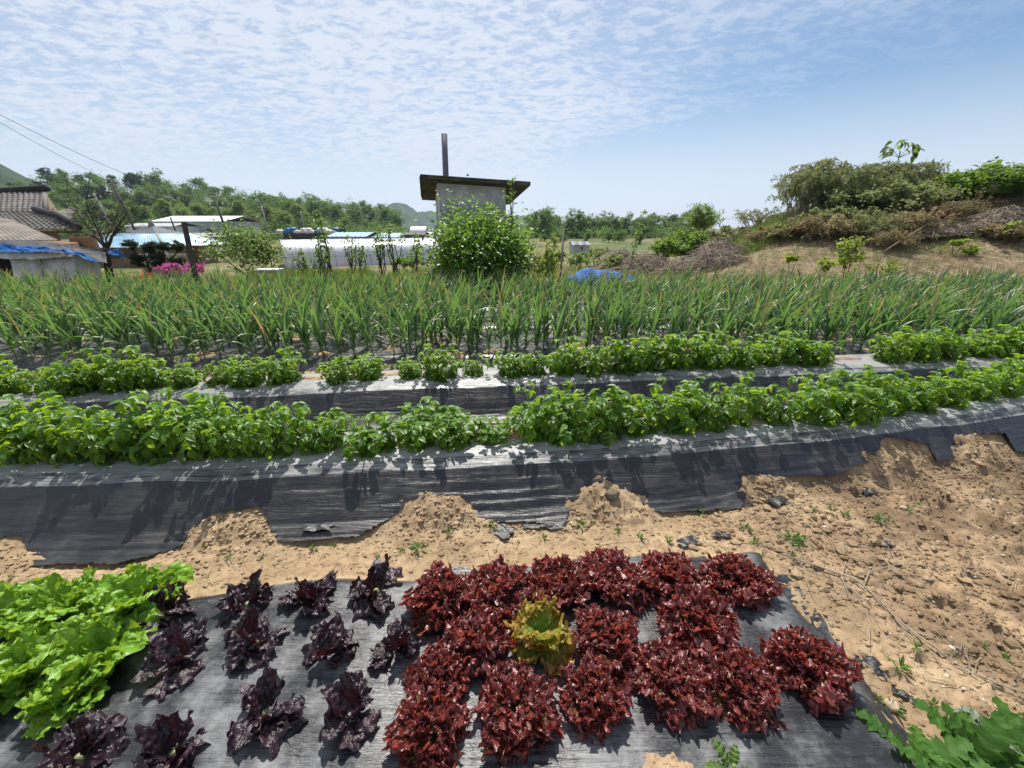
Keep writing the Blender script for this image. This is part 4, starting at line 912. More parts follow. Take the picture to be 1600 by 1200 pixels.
_, pC = upole(168, 304, 182, 362, 48, .15, M_POLE, 'grey concrete pole beside the bare tree')
_, pD = upole(420, 322, 424, 375, 80, .18, M_POLE, 'concrete pole at the end wall of the warehouse')
_, pE = upole(476, 330, 478, 366, 85, .17, M_POLE, 'concrete pole over the scrap yard')
_, pF = upole(276, 340, 280, 372, 60, .15, M_POLED, 'short dark pole behind the blue roofed house', False)
def wire(a, b, sag, label, r=.012):
    a = np.array(a); b = np.array(b); s = np.linspace(0, 1, 40)[:, None]; P = a+(b-a)*s; P[:, 2] -= 4*sag*(s*(1-s))[:, 0]; q = MB(); q.tube(P, r, 4); tag(q.obj('power_line', M_POLED), label, 'cable', 'power lines over the tiled house')
wire(atd(-60, 148, 16), pA, 1.0, 'upper power line running from the frame edge down to the dark warehouse pole', .014)
wire(atd(-60, 157, 15), (pB[0], pB[1], pB[2]-.4), .6, 'lower power line running down to the dark pole by the pale trees', .014)
wire((pB[0], pB[1], pB[2]-.4), (pA[0], pA[1], pA[2]), .8, 'short power line between the two dark poles', .02)
wire(pC, pB, .5, 'thin power line between the concrete and the dark pole', .02)
# ================================================================== buildings
M_TILE = plain('grey_roof_tile', (.17, .155, .14), .8, .25, 1.5, .3)
M_TILED = plain('black_ridge_mortar', (.035, .035, .037), .85, .4, 4)
M_PLAST = plain('tan_plaster', (.38, .26, .17), .9, .2)
M_CORR = plain('brown_corrugated_sheet', (.22, .19, .155), .75, .3, 1.2)
M_BLUER = plain('light_blue_sheet_roof', (.30, .52, .68), .5, .15, 2.0)
M_BLUED = plain('blue_fascia', (.03, .13, .38), .5)
M_BROWN = plain('brown_boards', (.20, .10, .055), .85, .3)
M_STONE = plain('pale_stone', (.42, .38, .32), .9, .25, 2, .3, .3)
M_BLACKT = plain('black_shade_cloth', (.028, .029, .032), .7, .4, 3)
def roof_quad(mb, A, B, C, D, nu, nv, rib, amp, course=0, camp=0.0, a=0.0):
    """A,B = eave ends, D,C = ridge ends; ribs run from eave to ridge"""
    A, B, C, D = map(lambda q: np.array(q, float), (A, B, C, D)); u, v = np.meshgrid(np.linspace(0, 1, nu), np.linspace(0, 1, nv))
    P = (A*(1-u)[..., None]+B*u[..., None])*(1-v)[..., None]+(D*(1-u)[..., None]+C*u[..., None])*v[..., None]
    n = np.cross(B-A, D-A); n /= np.linalg.norm(n); n = n*(1 if n[2] > 0 else -1)
    L = np.linalg.norm(B-A); h = amp*np.abs(np.sin(u*L/rib*math.pi))
    if course: h = h+camp*(1-np.mod(v*course, 1.0))
    mb.grid(P+n*h[..., None], a)
def gable_block(name, x0, x1, y0, y1, z0, z1, zr, wallm, roofm, label, over=.3, ridge='x', windows=(), cat='building', group=None, lean=0.0):
    o = empty(name, ((x0+x1)/2, (y0+y1)/2, z0)); ox, oy, oz = o.location; q = MB(); X0, X1, Y0_, Y1_ = x0-ox, x1-ox, y0-oy, y1-oy; h = z1-z0; r = zr-z0
    if ridge == 'x':
        ym = (Y0_+Y1_)/2
        for ya, yb in ((Y0_, Y0_), (Y1_, Y1_)): q.add([(X0, ya, 0), (X1, ya, 0), (X1, ya, h), (X0, ya, h)], [(0, 1, 2, 3)])
        for xx in (X0, X1): q.add([(xx, Y0_, 0), (xx, Y1_, 0), (xx, Y1_, h), (xx, Y0_, h), (xx, ym, r)], [(0, 1, 2, 3), (3, 2, 4, 4)])
        w = MB(); s = (r-h)/(ym-Y0_)
        roof_quad(w, (X0-over, Y0_-over, h-over*s+.02), (X1+over, Y0_-over, h-over*s+.02), (X1+over, ym, r+.05), (X0-over, ym, r+.05), 60, 4, .8, .05)
        roof_quad(w, (X0-over, Y1_+over, h-over*s+.02), (X1+over, Y1_+over, h-over*s+.02), (X1+over, ym, r+.05), (X0-over, ym, r+.05), 60, 4, .8, .05)
    else:
        xm = (X0+X1)/2
        for xx in (X0, X1): q.add([(xx, Y0_, 0), (xx, Y1_, 0), (xx, Y1_, h), (xx, Y0_, h)], [(0, 1, 2, 3)])
        for ya in (Y0_, Y1_): q.add([(X0, ya, 0), (X1, ya, 0), (X1, ya, h), (X0, ya, h), (xm, ya, r)], [(0, 1, 2, 3), (3, 2, 4, 4)])
        w = MB(); s = (r-h)/(xm-X0)
        roof_quad(w, (X0-over, Y0_-over, h-over*s+.02), (X0-over, Y1_+over, h-over*s+.02), (xm, Y1_+over, r+.05), (xm, Y0_-over, r+.05), 40, 4, .8, .05)
        roof_quad(w, (X1+over, Y0_-over, h-over*s+.02), (X1+over, Y1_+over, h-over*s+.02), (xm, Y1_+over, r+.05), (xm, Y0_-over, r+.05), 40, 4, .8, .05)
    q.obj('wall', wallm, o, False); w.obj('roof', roofm, o, False)
    for wx, wz, ww, wh in windows:
        q = MB(); q.box((wx-ox, Y0_-.02, wz-z0), (ww, .12, wh)); f = q.obj('window', M_WHITE, o, False)
        q = MB(); q.box((wx-ox, Y0_-.07, wz-z0), (ww*.84, .06, wh*.8)); q.obj('pane', M_DARK, f, False)
    return tag(o, label, cat, group)
# white warehouse and its lower annex
t = 88; a = atd(306, 366, t); b = atd(405, 366, t); top = atd(306, 347, t)[2]; rg = atd(330, 340, t+4)[2]
gable_block('warehouse', a[0], b[0], 84, 96, -2.5, top, rg, M_GREYP, M_WHITE, 'long pale grey warehouse with a white metal roof before the wooded hill', .5, 'x', [(atd(381, 360, t)[0], atd(381, 360, t)[2], 1.6, .9)])
c = atd(405, 347, t); d = atd(418, 366, t)
a = atd(268, 366, 80); b = atd(335, 366, 80)
gable_block('warehouse_annex', a[0], b[0], 76, 82, -2.5, atd(268, 354, 80)[2], atd(268, 350, 80)[2], M_WHITE, M_GREYP, 'low white annex with small windows beside the warehouse', .4, 'x', [(atd(p, 360, 80)[0], atd(p, 360, 80)[2], 1.2, .9) for p in (283, 298, 302, 323)])
a = atd(325, 372, 76); b = atd(418, 372, 76)
gable_block('long_shed', a[0], b[0], 72, 75, -2.5, atd(325, 368, 76)[2], atd(325, 364, 76)[2], M_DARK, M_GREYP, 'low open grey shed in front of the warehouse', .3)
# tunnel greenhouse
A = np.array(atd(446, 410, 30.)); B = np.array(atd(690, 404, 36.3)); A[2] = G(A[0], A[1]); B[2] = G(B[0], B[1])
ax = unit(B[:2]-A[:2]); nrm = np.array([-ax[1], ax[0]]); Wg, Hg = 2.6, 2.1; Lg = np.linalg.norm(B[:2]-A[:2]); Cg = A[:2]+nrm*Wg
m = MT('greenhouse_film'); n = m.noise(1.5, 4, .6); c = m.mix(m.rng(n, .4, .6), (.85, .85, .95), (.98, .98, 1.05)); m.bump(m.noise(4, 3, .5), .3, .05); m.fin(c, .28, .5); m.translucent((.7, .7, .8), .25); M_GH = m.m
gh = empty('tunnel_greenhouse', (Cg[0], Cg[1], A[2]), math.atan2(ax[1], ax[0])); tag(gh, 'long white plastic tunnel greenhouse behind the pruned trees', 'greenhouse')
th = np.linspace(0, math.pi, 26); prof = np.stack([-np.cos(th)*Wg, np.minimum(Hg, np.sin(th)**.62*Hg)], 1)
xsn = np.linspace(0, Lg, 90); sagx = -.035*np.abs(np.sin(xsn/Lg*14*math.pi))**.5+.035
P = np.stack([np.repeat(xsn[:, None], 26, 1), np.repeat(prof[None, :, 0], 90, 0), prof[None, :, 1]*(1+.012*(1-np.abs(np.sin(xsn/Lg*14*math.pi)))[:, None])], -1)
q = MB(); q.grid(P); q.obj('film_cover', M_GH, gh)
e = np.array([(0, y_, z_) for y_, z_ in prof]); q = MB(); q.grid(np.stack([e, np.stack([e[:, 0], e[:, 1]*.0, e[:, 2]*.0], 1)], 0)); q.obj('end_wall', M_GH, gh)
for k in range(15):
    q = MB(); q.tube(np.stack([np.full(26, k*Lg/14), prof[:, 0]*1.006, prof[:, 1]*1.008+.01], 1), .013, 4); q.obj('hoop', M_GREYP, gh)
q = MB(); q.tube([(0, -Wg*.985, .85), (Lg, -Wg*.985, .85)], .010, 4); q.obj('side_rail', M_GREYP, gh)
# blue roofed sheds
for (p0, p1, y0, lab) in ((549, 600, 368, 'light blue sheet roofed shed behind the tunnel greenhouse'), (612, 652, 369, 'second blue roofed shed, nearer the hut')):
    a = atd(p0, y0+4, 75); b = atd(p1, y0+4, 75); gable_block('blue_shed', a[0], b[0], 70, 78, -2.5, atd(p0, y0, 75)[2], atd(p0, y0-5, 77)[2], M_GREYP, M_BLUER, lab, .3, 'x', group='blue roofed sheds')
a = atd(648, 374, 60); b = atd(680, 374, 60); gable_block('dark_shed', a[0], b[0], 56, 60, -2.5, atd(650, 366, 60)[2], atd(650, 363, 60)[2], M_DARK, M_BLACKT, 'dark low shed close to the hut wall', .1)
for px, w_, lab in ((655, 24, 'white arched store roof far behind the hut'), (668, 22, 'pale tunnel roof beside the far arched store')):
    x, y, z = atd(px, 352, 110); q = MB(); th = np.linspace(0, math.pi, 14); X = np.linspace(-w_*110/600/2, w_*110/600/2, 8)
    Pq = np.stack([np.repeat(X[:, None], 14, 1)*1.0, np.repeat(-np.cos(th)[None]*3, 8, 0), np.repeat(np.sin(th)[None]*2.2, 8, 0)-1.0], -1); q.grid(Pq); o = q.obj('arched_store', M_WHITE); o.location = (x, y, z-1.5 if px < 660 else z-3.0); tag(o, lab, 'building')
# small grey house in the field
a = atd(885, 388, 48); b = atd(907, 388, 48); gable_block('field_house', a[0], b[0], 45, 48, -1.6, atd(885, 380, 48)[2], atd(885, 376, 49)[2], M_GREYP, M_PIPE, 'small grey field house with a blue grey roof', .15, 'x', [(atd(896, 384, 48)[0], atd(896, 384, 48)[2], .35, .4)])
# scrap yard
rs = np.random.RandomState(6)
a = atd(430, 364, 82); b = atd(532, 362, 82); q = MB(); q.box(((a[0]+b[0])/2, a[1]+3, a[2]-.5), (b[0]-a[0], .2, 2.6)); tag(q.obj('dark_fence', M_BLACKT, None, False), 'dark screen fence behind the bales of the scrap yard', 'fence')
for i, px in enumerate((438, 447, 455, 463, 471, 480, 488, 497, 505, 514, 522)):
    for lv_ in range(2 if i % 3 else 1):
        x, y, z = atd(px+lv_*3, 362-lv_*3.2, 80); u, v = np.meshgrid(np.linspace(0, 2*math.pi, 11)[:-1], np.linspace(-1.57, 1.57, 7)); s = rs.uniform(.45, .7)
        Pb = np.stack([np.cos(u)*np.cos(v)**.5*s*1.2, np.sin(u)*np.cos(v)**.5*s, np.sin(v)*s*.6+.05*rs.normal(size=u.shape)], -1); q = MB(); q.grid(Pb, wrap=True); o = q.obj('wrapped_bale', M_WHITE if rs.rand() < .7 else M_BLUED); o.location = (x, y, z)
        tag(o, 'wrapped pale bale piled in the far scrap yard', 'bale', 'bales in the scrap yard')
# blue roofed house
t = 34; ox, oy, oz = atd(247, 384, t); hb = empty('blue_roof_house', (ox, oy, G(ox, oy))); gz = G(ox, oy); tag(hb, 'low house with a grey peaked roof above a light blue sheet canopy', 'house')
W_ = 67*t/600; ev = oz-gz; md = atd(247, 366, t)[2]-gz; ap = atd(247, 352, t)[2]-gz
q = MB()
def ring(w, z, d=None): d = d or w; return [(-w, -d, z), (w, -d, z), (w, d, z), (-w, d, z)]
r0 = ring(W_, ev); r1 = ring(W_*.48, md+.05)
for k in range(4): roof_quad(q, r0[k], r0[(k+1) % 4], r1[(k+1) % 4], r1[k], 90, 4, .26, .03)
cn = q.obj('canopy', M_BLUER, hb, False)
q = MB()
for k in range(4):
    q.tube([r0[k], r1[k]], .09, 4); q.tube([r0[k], r0[(k+1) % 4]], .05, 4)
q.obj('edge_trim', M_STONE, cn)
q = MB(); s = np.linspace(0, 1, 9)
for k in range(4):
    a_ = np.array(ring(W_*.50, md+.02)[k]); b_ = np.array(ring(W_*.50, md+.02)[(k+1) % 4]); u = np.linspace(0, 1, 20)[None, :, None]; e_ = a_+(b_-a_)*u
    z_ = md+(ap-md)*s**1.0; sc2 = (1-s)**1.0*(1-.18*np.sin(s*math.pi)); Pq = np.concatenate([e_[..., :2]*sc2[:, None, None], np.broadcast_to(z_[:, None, None], (9, 20, 1))], -1); q.grid(Pq)
q.obj('roof', plain('dark_grey_sheet', (.10, .11, .13), .75), hb)
q = MB(); q.tube([(0, 0, ap-.1), (0, 0, ap+.15), (0, 0, ap+.4), (0, 0, ap+.5)], [.22, .2, .12, .03], 8); q.obj('finial', M_STONE, hb)
q = MB(); q.box((0, 0, ev/2-.05), (W_*1.55, W_*1.5, ev)); q.obj('wall', M_PLAST, hb, False)
q = MB(); q.box((1.6, -W_*.76, .85), (.9, .1, 1.7)); q.obj('door', M_BLUED, hb, False)
for k in (-1, 0): q = MB(); q.box((k*1.5, -W_*.76, 1.0), (.9, .1, .7)); q.obj('window', M_DARK, hb, False)
for k in (-1, 1): q = MB(); q.tube([(k*W_*.93, -W_*.93, 0), (k*W_*.93, -W_*.93, ev)], .07, 6); q.obj('porch_post', M_WHITE, hb)
# tiled house
t0, t1 = 19.5, 23.5
E0 = np.array(atd(-160, 358, t0)); E1 = np.array(atd(122, 360, t0)); R0 = np.array(atd(-160, 304, t1)); R1 = np.array(atd(74, 300, t1)); gz = -1.1
th_ = empty('tiled_house', (E1[0]-3, E1[1]+3, gz)); tag(th_, 'traditional house with a grey tiled hip roof and black mortared ridge', 'house'); O = np.array(th_.location)
q = MB(); gb = np.array(atd(66, 330, 21.3)); vd = unit(np.array([E1[0], E1[1]])); vd = unit(vd+np.array([-.10, .0])); back = np.array([E1[0]+vd[0]*7, E1[1]+vd[1]*7, E1[2]]); 
roof_quad(q, E0-O, E1-O, np.array(atd(78, 332, 21.3))-O, np.array(atd(-160, 334, 21.3))-O, 150, 60, .30, .07, 10, .06)
roof_quad(q, np.array(atd(-160, 334, 21.3))-O, np.array(atd(70, 332, 21.3))-O, R1-O, R0-O, 130, 60, .30, .07, 9, .06)
roof_quad(q, E1-O, back-O, np.array([R1[0]-.2, R1[1]+1.5, gb[2]+.4])-O, np.array(atd(78, 332, 21.3))-O, 80, 30, .30, .07, 8, .06)
q.obj('roof', M_TILE, th_)
q = MB(); q.tube([R0-O+np.array([0, 0, .1]), (R0+R1)/2-O+np.array([0, 0, .02]), R1-O+np.array([.1, 0, .22])], .2, 8); q.tube([np.array(atd(56, 330, 21.2))-O+np.array([0, 0, .12]), np.array(atd(90, 336, 20.6))-O, E1-O+np.array([.2, -.1, .15])], .17, 7); q.obj('ridge_cap', M_TILED, th_)
q = MB(); a_ = np.array(atd(73, 304, 23.3)); b_ = np.array(atd(76, 332, 21.4)); c_ = np.array([R1[0]+vd[0]*1.6+.35, R1[1]+vd[1]*1.6, b_[2]]); q.add([a_-O, b_-O, c_-O, a_-O], [(0, 1, 2, 3)]); q.obj('gable', M_PLAST, th_, False)
q = MB(); q.tube([np.array(atd(70, 302, 23.4))-O, b_-O+np.array([0, -.1, .1])], .12, 6); q.obj('gable_rib', M_TILE, th_)
q = MB(); wz = E1[2]-gz; q.hexa([(E0[0]-O[0], E0[1]+1.2-O[1], 0), (E1[0]-2.4-O[0], E1[1]+1.2-O[1], 0), (E1[0]-2.6+vd[0]*5-O[0], E1[1]+1.2+vd[1]*5-O[1], 0), (E0[0]-O[0], E0[1]+7-O[1], 0), (E0[0]-O[0], E0[1]+1.2-O[1], wz), (E1[0]-2.4-O[0], E1[1]+1.2-O[1], wz), (E1[0]-2.6+vd[0]*5-O[0], E1[1]+1.2+vd[1]*5-O[1], wz), (E0[0]-O[0], E0[1]+7-O[1], wz)]); q.obj('wall', M_PLAST, th_, False)
q = MB(); q.tube([E0-O-np.array([0, 0, .08]), E1-O-np.array([0, 0, .08])], .07, 5); q.obj('eave_board', M_BROWN, th_)
# brown corrugated lean-to
a_ = atd(-150, 376, 14.5); b_ = atd(92, 376, 14.5); c_ = atd(20, 344, 17.5); d_ = atd(-150, 318, 17.5); o = empty('lean_to_shed', (b_[0]-2, b_[1]+1, -1)); O = np.array(o.location); tag(o, 'lean-to shed with a brown corrugated roof before the tiled house', 'shed')
q = MB(); roof_quad(q, np.array(a_)-O, np.array(b_)-O, np.array(c_)-O, np.array(d_)-O, 140, 12, .22, .03); q.obj('roof', M_CORR, o)
q = MB(); q.hexa([(a_[0]-O[0], .0, 0), (b_[0]-.6-O[0], .0, 0), (b_[0]-2.6-O[0], 2.5, 0), (a_[0]-O[0], 2.5, 0), (a_[0]-O[0], .0, a_[2]-O[2]-.15), (b_[0]-.6-O[0], .0, b_[2]-O[2]-.15), (b_[0]-2.8-O[0], 2.5, b_[2]-O[2]-.1), (a_[0]-O[0], 2.5, a_[2]-O[2]-.1)]); q.obj('wall', M_BROWN, o, False)
# tarp covered crop store
M_SHEET = plain('weathered_white_sheet', (.50, .49, .47), .6, .18, 1.6); M_BTARP = M_TARP
o = empty('tarp_store', atd(85, 445, 12.0)); O = np.array(o.location); tag(o, 'low store walled in weathered white plastic sheet under black and blue tarps', 'shed')
def P3(px, py, t): return np.array(atd(px, py, t))-O
def sheet(name, top, bot, mat, parent, n=90, m_=24, fold=.05, seed=0, fr=14):
    top = np.array(top); bot = np.array(bot); u = np.linspace(0, 1, n); ti = np.linspace(0, 1, len(top)); tb = np.linspace(0, 1, len(bot))
    T = np.stack([np.interp(u, ti, top[:, c]) for c in range(3)], 1); Bq = np.stack([np.interp(u, tb, bot[:, c]) for c in range(3)], 1); v = np.linspace(0, 1, m_)[:, None, None]
    Pq = T[None]*(1-v)+Bq[None]*v; U, V = np.meshgrid(u, v[:, 0, 0]); Pq[..., 1] += fold*fbm(U*fr, V*2, seed, 3)*(.4+V); Pq[..., 2] += fold*.5*fbm(U*fr, V*3, seed+5, 3)
    q = MB(); q.grid(Pq); return q.obj(name, mat, parent)
sheet('side_sheet', [P3(12, 396, 12), P3(60, 395, 12.1), P3(115, 396, 12.2), P3(156, 407, 12.8)], [P3(26, 462, 12), P3(70, 462, 12), P3(120, 460, 12.2), P3(160, 455, 12.8)], M_SHEET, o, fold=.10, seed=2)
sheet('sheet_hem', [P3(-40, 392, 11.9), P3(50, 393, 11.9), P3(115, 394, 12.1)], [P3(-40, 402, 11.85), P3(50, 405, 11.85), P3(118, 400, 12.05)], M_SHEET, o, m_=8, fold=.06, seed=3)
for px in (62, 97, 125, 143): q = MB(); q.tube([P3(px, 397+max(0, px-115)*.27, 12.05 if px < 120 else 12.4), P3(px+9, 462, 12.05 if px < 120 else 12.5)], .016, 5); q.obj('frame_pole', M_TWIG, o)
sheet('black_tarp', [P3(-60, 373, 14.2), P3(60, 375, 14.2), P3(110, 383, 14.0), P3(165, 391, 13.5)], [P3(-60, 395, 11.9), P3(60, 393, 11.95), P3(120, 396, 12.1), P3(168, 412, 12.6)], M_BLACKT, o, fold=.08, seed=4)
sheet('blue_tarp_strip', [P3(-60, 380, 12.2), P3(10, 382, 12.0), P3(60, 386, 12.0), P3(100, 389, 12.0), P3(132, 396, 12.1), P3(155, 409, 12.4)], [P3(-60, 391, 11.8), P3(20, 394, 11.8), P3(62, 393, 11.8), P3(100, 393, 11.9), P3(130, 402, 12.0), P3(153, 413, 12.3)], M_BTARP, o, m_=14, fold=.09, seed=6, fr=20)
q = MB(); q.box(P3(-20, 430, 12.6), (1.6, 1.0, 1.2)); q.obj('opening_shade_block', M_BLACKT, o, False)  # black block stands in for the shade inside the open end
sh = sheet('tarp_flap', [np.array(atd(168, 392, 13.0)), np.array(atd(178, 391, 13.0)), np.array(atd(186, 388, 13.0))], [np.array(atd(171, 397, 12.9)), np.array(atd(183, 399, 12.9)), np.array(atd(197, 404, 12.9))], M_BTARP, None, 30, 12, .08, 8); tag(sh, 'small blue tarp flap hanging by the trunk of the bare tree', 'tarp')
# yard wall, timber and clutter between the houses
a_ = atd(200, 400, 20); b_ = atd(282, 400, 20); q = MB(); q.box(((a_[0]+b_[0])/2, a_[1]+.6, -.35), (b_[0]-a_[0], .18, 1.3)); tag(q.obj('yard_wall', M_STONE, None, False), 'pale low yard wall below the blue roofed house', 'wall')
q = MB(); c_ = atd(302, 398, 17); q.box((c_[0], c_[1], c_[2]-.2), (.35, .3, 1.1)); q.box((c_[0], c_[1], c_[2]+.36), (.42, .36, .05)); tag(q.obj('wooden_cabinet', M_BROWN, None, False), 'reddish brown wooden box behind the dark square post', 'box')
x, y, z = atd(112, 384, 17); q = MB(); q.box((0, 0, 0), (1.1, .12, .75)); q.box((-.2, -.08, .0), (.05, .06, .7)); o_ = q.obj('plywood_board', plain('plywood', (.42, .24, .12), .8), None, False); o_.location = (x+.6, y, z); tag(o_, 'orange brown plywood board leaning under the tiled eave', 'board')
# topiary pines: flat clipped pads on dark stems
def topiary(px, py, t, pads, seed, label):
    rs = np.random.RandomState(seed); x, y, z = atd(px, py, t); zb = G(x, y); o = empty('clipped_pine', (x, y, zb)); tr = MB(); lv = MB(); pv = None
    base = np.array([0, 0, -.05]); hp = [np.array(atd(a, b, t))-np.array([x, y, zb]) for a, b, *_ in pads]; topz = max(p[2] for p in hp); stem = limb(rs, tr, base, (0.1, 0, topz*.85), .07, .03, 8, .2, 7)
    for (a, b, w), p in zip(pads, hp):
        p = p+np.array([0, rs.uniform(-.3, .3), 0]); k = int(np.clip(p[2]/topz*6, 1, 7)); limb(rs, tr, stem[k], p-np.array([0, 0, .06]), .03, .015, 5, .15, 5)
        crown_leaves(rs, lv, p, (w*t/600/2, w*t/600/2.4, .16), 26, 40, .10, T_LONG, .3, .6, .9)
    lv.obj('needle_pads', M_TOPI, o); tr.obj('stem', M_BARKD, o); return tag(o, label, 'tree')
topiary(228, 418, 15.5, [(214, 384, 20), (228, 390, 20), (243, 384, 26), (222, 405, 18), (238, 402, 24), (214, 411, 16)], 1, 'clipped pine with flat needle pads near the blue tarp flap')
topiary(262, 422, 15.5, [(262, 386, 18), (274, 388, 20), (287, 387, 16), (254, 402, 20), (250, 413, 26), (282, 410, 26)], 2, 'clipped pine with flat pads beside the dark square post')
shrub('azalea_bush', 268, 412, 14.5, 44, 14, 46, 30, .07, M_PINK, 'pink flowering azalea bush below the clipped pines', 'flower bush', seed=71, stems=4)
shrub('azalea_bush', 304, 410, 14.6, 22, 18, 26, 26, .07, M_PINK, 'smaller pink azalea bush next to the dark square post', 'flower bush', seed=72, stems=3)
shrub('red_flowers', 220, 426, 13.5, 30, 14, 14, 14, .07, M_REDF, 'patch of red flowers behind the garlic tips', 'flowers', seed=73, stems=3)
shrub('yellow_flowers', 872, 432, 8.9, 24, 16, 12, 16, .05, M_YELF, 'yellow flowering clump at the foot of the thin steel post', 'flowers', seed=74, stems=3)
shrub('yellow_flowers', 850, 436, 8.9, 18, 12, 8, 14, .05, M_YELF, 'small yellow flowering clump under the yellow green shrub', 'flowers', seed=75, stems=3)
for i, (px, py, w_) in enumerate([(640, 436, 50), (675, 430, 46), (612, 442, 40)]):
    shrub('leafy_crop', px, py, 10.3, w_, 18, 34, 16, .12, M_LIGHT, ['broad leaved crop plants behind the garlic, middle clump', 'broad leaved crop clump beside the round bush', 'broad leaved crop clump furthest from the round bush'][i], 'crop', seed=80+i, stems=4, group='broad leaved crops behind the garlic')
# pale plank edging behind the garlic, white bench-like slab
a_ = atd(455, 455, 9.7); b_ = atd(690, 452, 9.7); q = MB(); q.box(((a_[0]+b_[0])/2, a_[1], G(a_[0], a_[1])+.06), (b_[0]-a_[0], .09, .10), .0); tag(q.obj('pale_edging_board', M_STONE, None, False), 'long pale edging board along the back of the garlic bed', 'board')
x, y, z = atd(421, 421, 15); q = MB(); q.box((0, 0, 0), (.95, .5, .05)); 
for dx in (-.35, .35): q.box((dx, 0, -.16), (.06, .4, .27))
o_ = q.obj('white_slab_bench', M_WHITE, None, False); o_.location = (x, y, z); tag(o_, 'small white slab table lying by the greenhouse end', 'table')
# field path and grass
def tufts(name, n, sampler, hgt, mat, label, seed, per=7, w=.006):
    rs = np.random.RandomState(seed); x, y = sampler(rs, n); z = ground_z(x[None], y[None])[0]; mb = MB()
    X = np.repeat(x, per)+rs.normal(0, .05, n*per); Y = np.repeat(y, per)+rs.normal(0, .05, n*per); Z = np.repeat(z, per)-.02
    D = unit(np.stack([rs.normal(0, .45, n*per), rs.normal(0, .45, n*per), np.ones(n*per)], 1)); N = unit(rs.normal(size=(n*per, 3)))
    T = (np.array([(-w, 0, 0), (w, 0, 0), (-w*.7, .55, .02), (w*.7, .55, .02), (-w*.1, 1, .16), (w*.1, 1, .16)]), np.array([(0, 1, 3, 2), (2, 3, 5, 4)]))
    S = hgt*rs.uniform(.5, 1.3, n*per)*np.repeat(rs.uniform(.6, 1.3, n), per)
    mb.leaves(T[0]*np.array([1, 1, 1]), T[1], np.stack([X, Y, Z], 1), D, N, S, a=np.repeat(rs.rand(n), per)*.6+rs.rand(n*per)*.4)
    return tag(mb.obj(name, mat), label, kind='stuff')
M_GRASS = leafmat('grass_blade', (.07, .13, .02), (.20, .29, .06), (.36, .50, .08), .35, .5, .3)
M_STRAW = leafmat('dry_grass_blade', (.22, .17, .10), (.45, .37, .24), (.4, .3, .15), .25, .7, .3)
def smp_mid(rs, n):
    y = 9.0+21*rs.rand(n*3)**1.5; x = (rs.rand(n*3)*2.5-1.35)*y; k = fbm(x*.5, y*.5, 5, 3) > rs.uniform(-.35, .25, n*3); x, y = x[k][:n], y[k][:n]; return x, y
tufts('meadow_grass', 9000, smp_mid, .26, M_GRASS, 'green grass over the rough ground behind the garlic', 91, 8, .016)
def smp_dry(rs, n):
    y = 9.2+22*rs.rand(n*3)**1.4; x = (rs.rand(n*3)*1.6-.25)*y; k = fbm(x*.5, y*.5, 5, 3) < rs.uniform(-.2, .35, n*3); return x[k][:n], y[k][:n]
tufts('dry_grass', 7000, smp_dry, .20, M_STRAW, 'dry straw coloured grass and litter on the rough ground and the bank', 92, 7, .018)
def smp_bank(rs, n):
    px = rs.uniform(1060, 1270, n); t = rs.uniform(18, 25, n); return (px-800)/600*t, t*.95
tufts('bank_grass', 2500, smp_bank, .32, M_GRASS, 'fresh green grass along the top of the bank', 93, 7, .02)
rs = np.random.RandomState(35); n = 9000; px = rs.uniform(1030, 1680, n); t = rs.uniform(9.5, 17, n)**1.0; x = (px-800)/600*t; y = t*1.06; z = ground_z(x[None], y[None])[0]; a = rs.uniform(0, 6.28, n); mb = MB()
T = (np.array([(-.012, 0, 0), (.012, 0, 0), (.012, 1, .05), (-.012, 1, .05)]), np.array([(0, 1, 2, 3)]))
mb.leaves(*T, np.stack([x, y, z+.015], 1), np.stack([np.cos(a), np.sin(a), np.abs(rs.normal(0, .22, n))], 1), np.tile([0, 0, 1.], (n, 1))+rs.normal(0, .3, (n, 3)), rs.uniform(.08, .5, n), a=rs.rand(n)); tag(mb.obj('twig_litter', leafmat('litter_stalk', (.16, .115, .07), (.48, .39, .28), (.4, .3, .2), .1, .8, .2)), 'dry stalks and twigs littering the slope of the bank', kind='stuff')
# second garlic-like patch seen before the greenhouse
def smp_patch(rs, n): y = rs.uniform(13, 22, n); return rs.uniform(-.66, -.36, n)*y, y
tufts('onion_patch', 2600, smp_patch, .45, M_GRASS, 'far green onion patch in front of the tunnel greenhouse', 94, 6, .022)

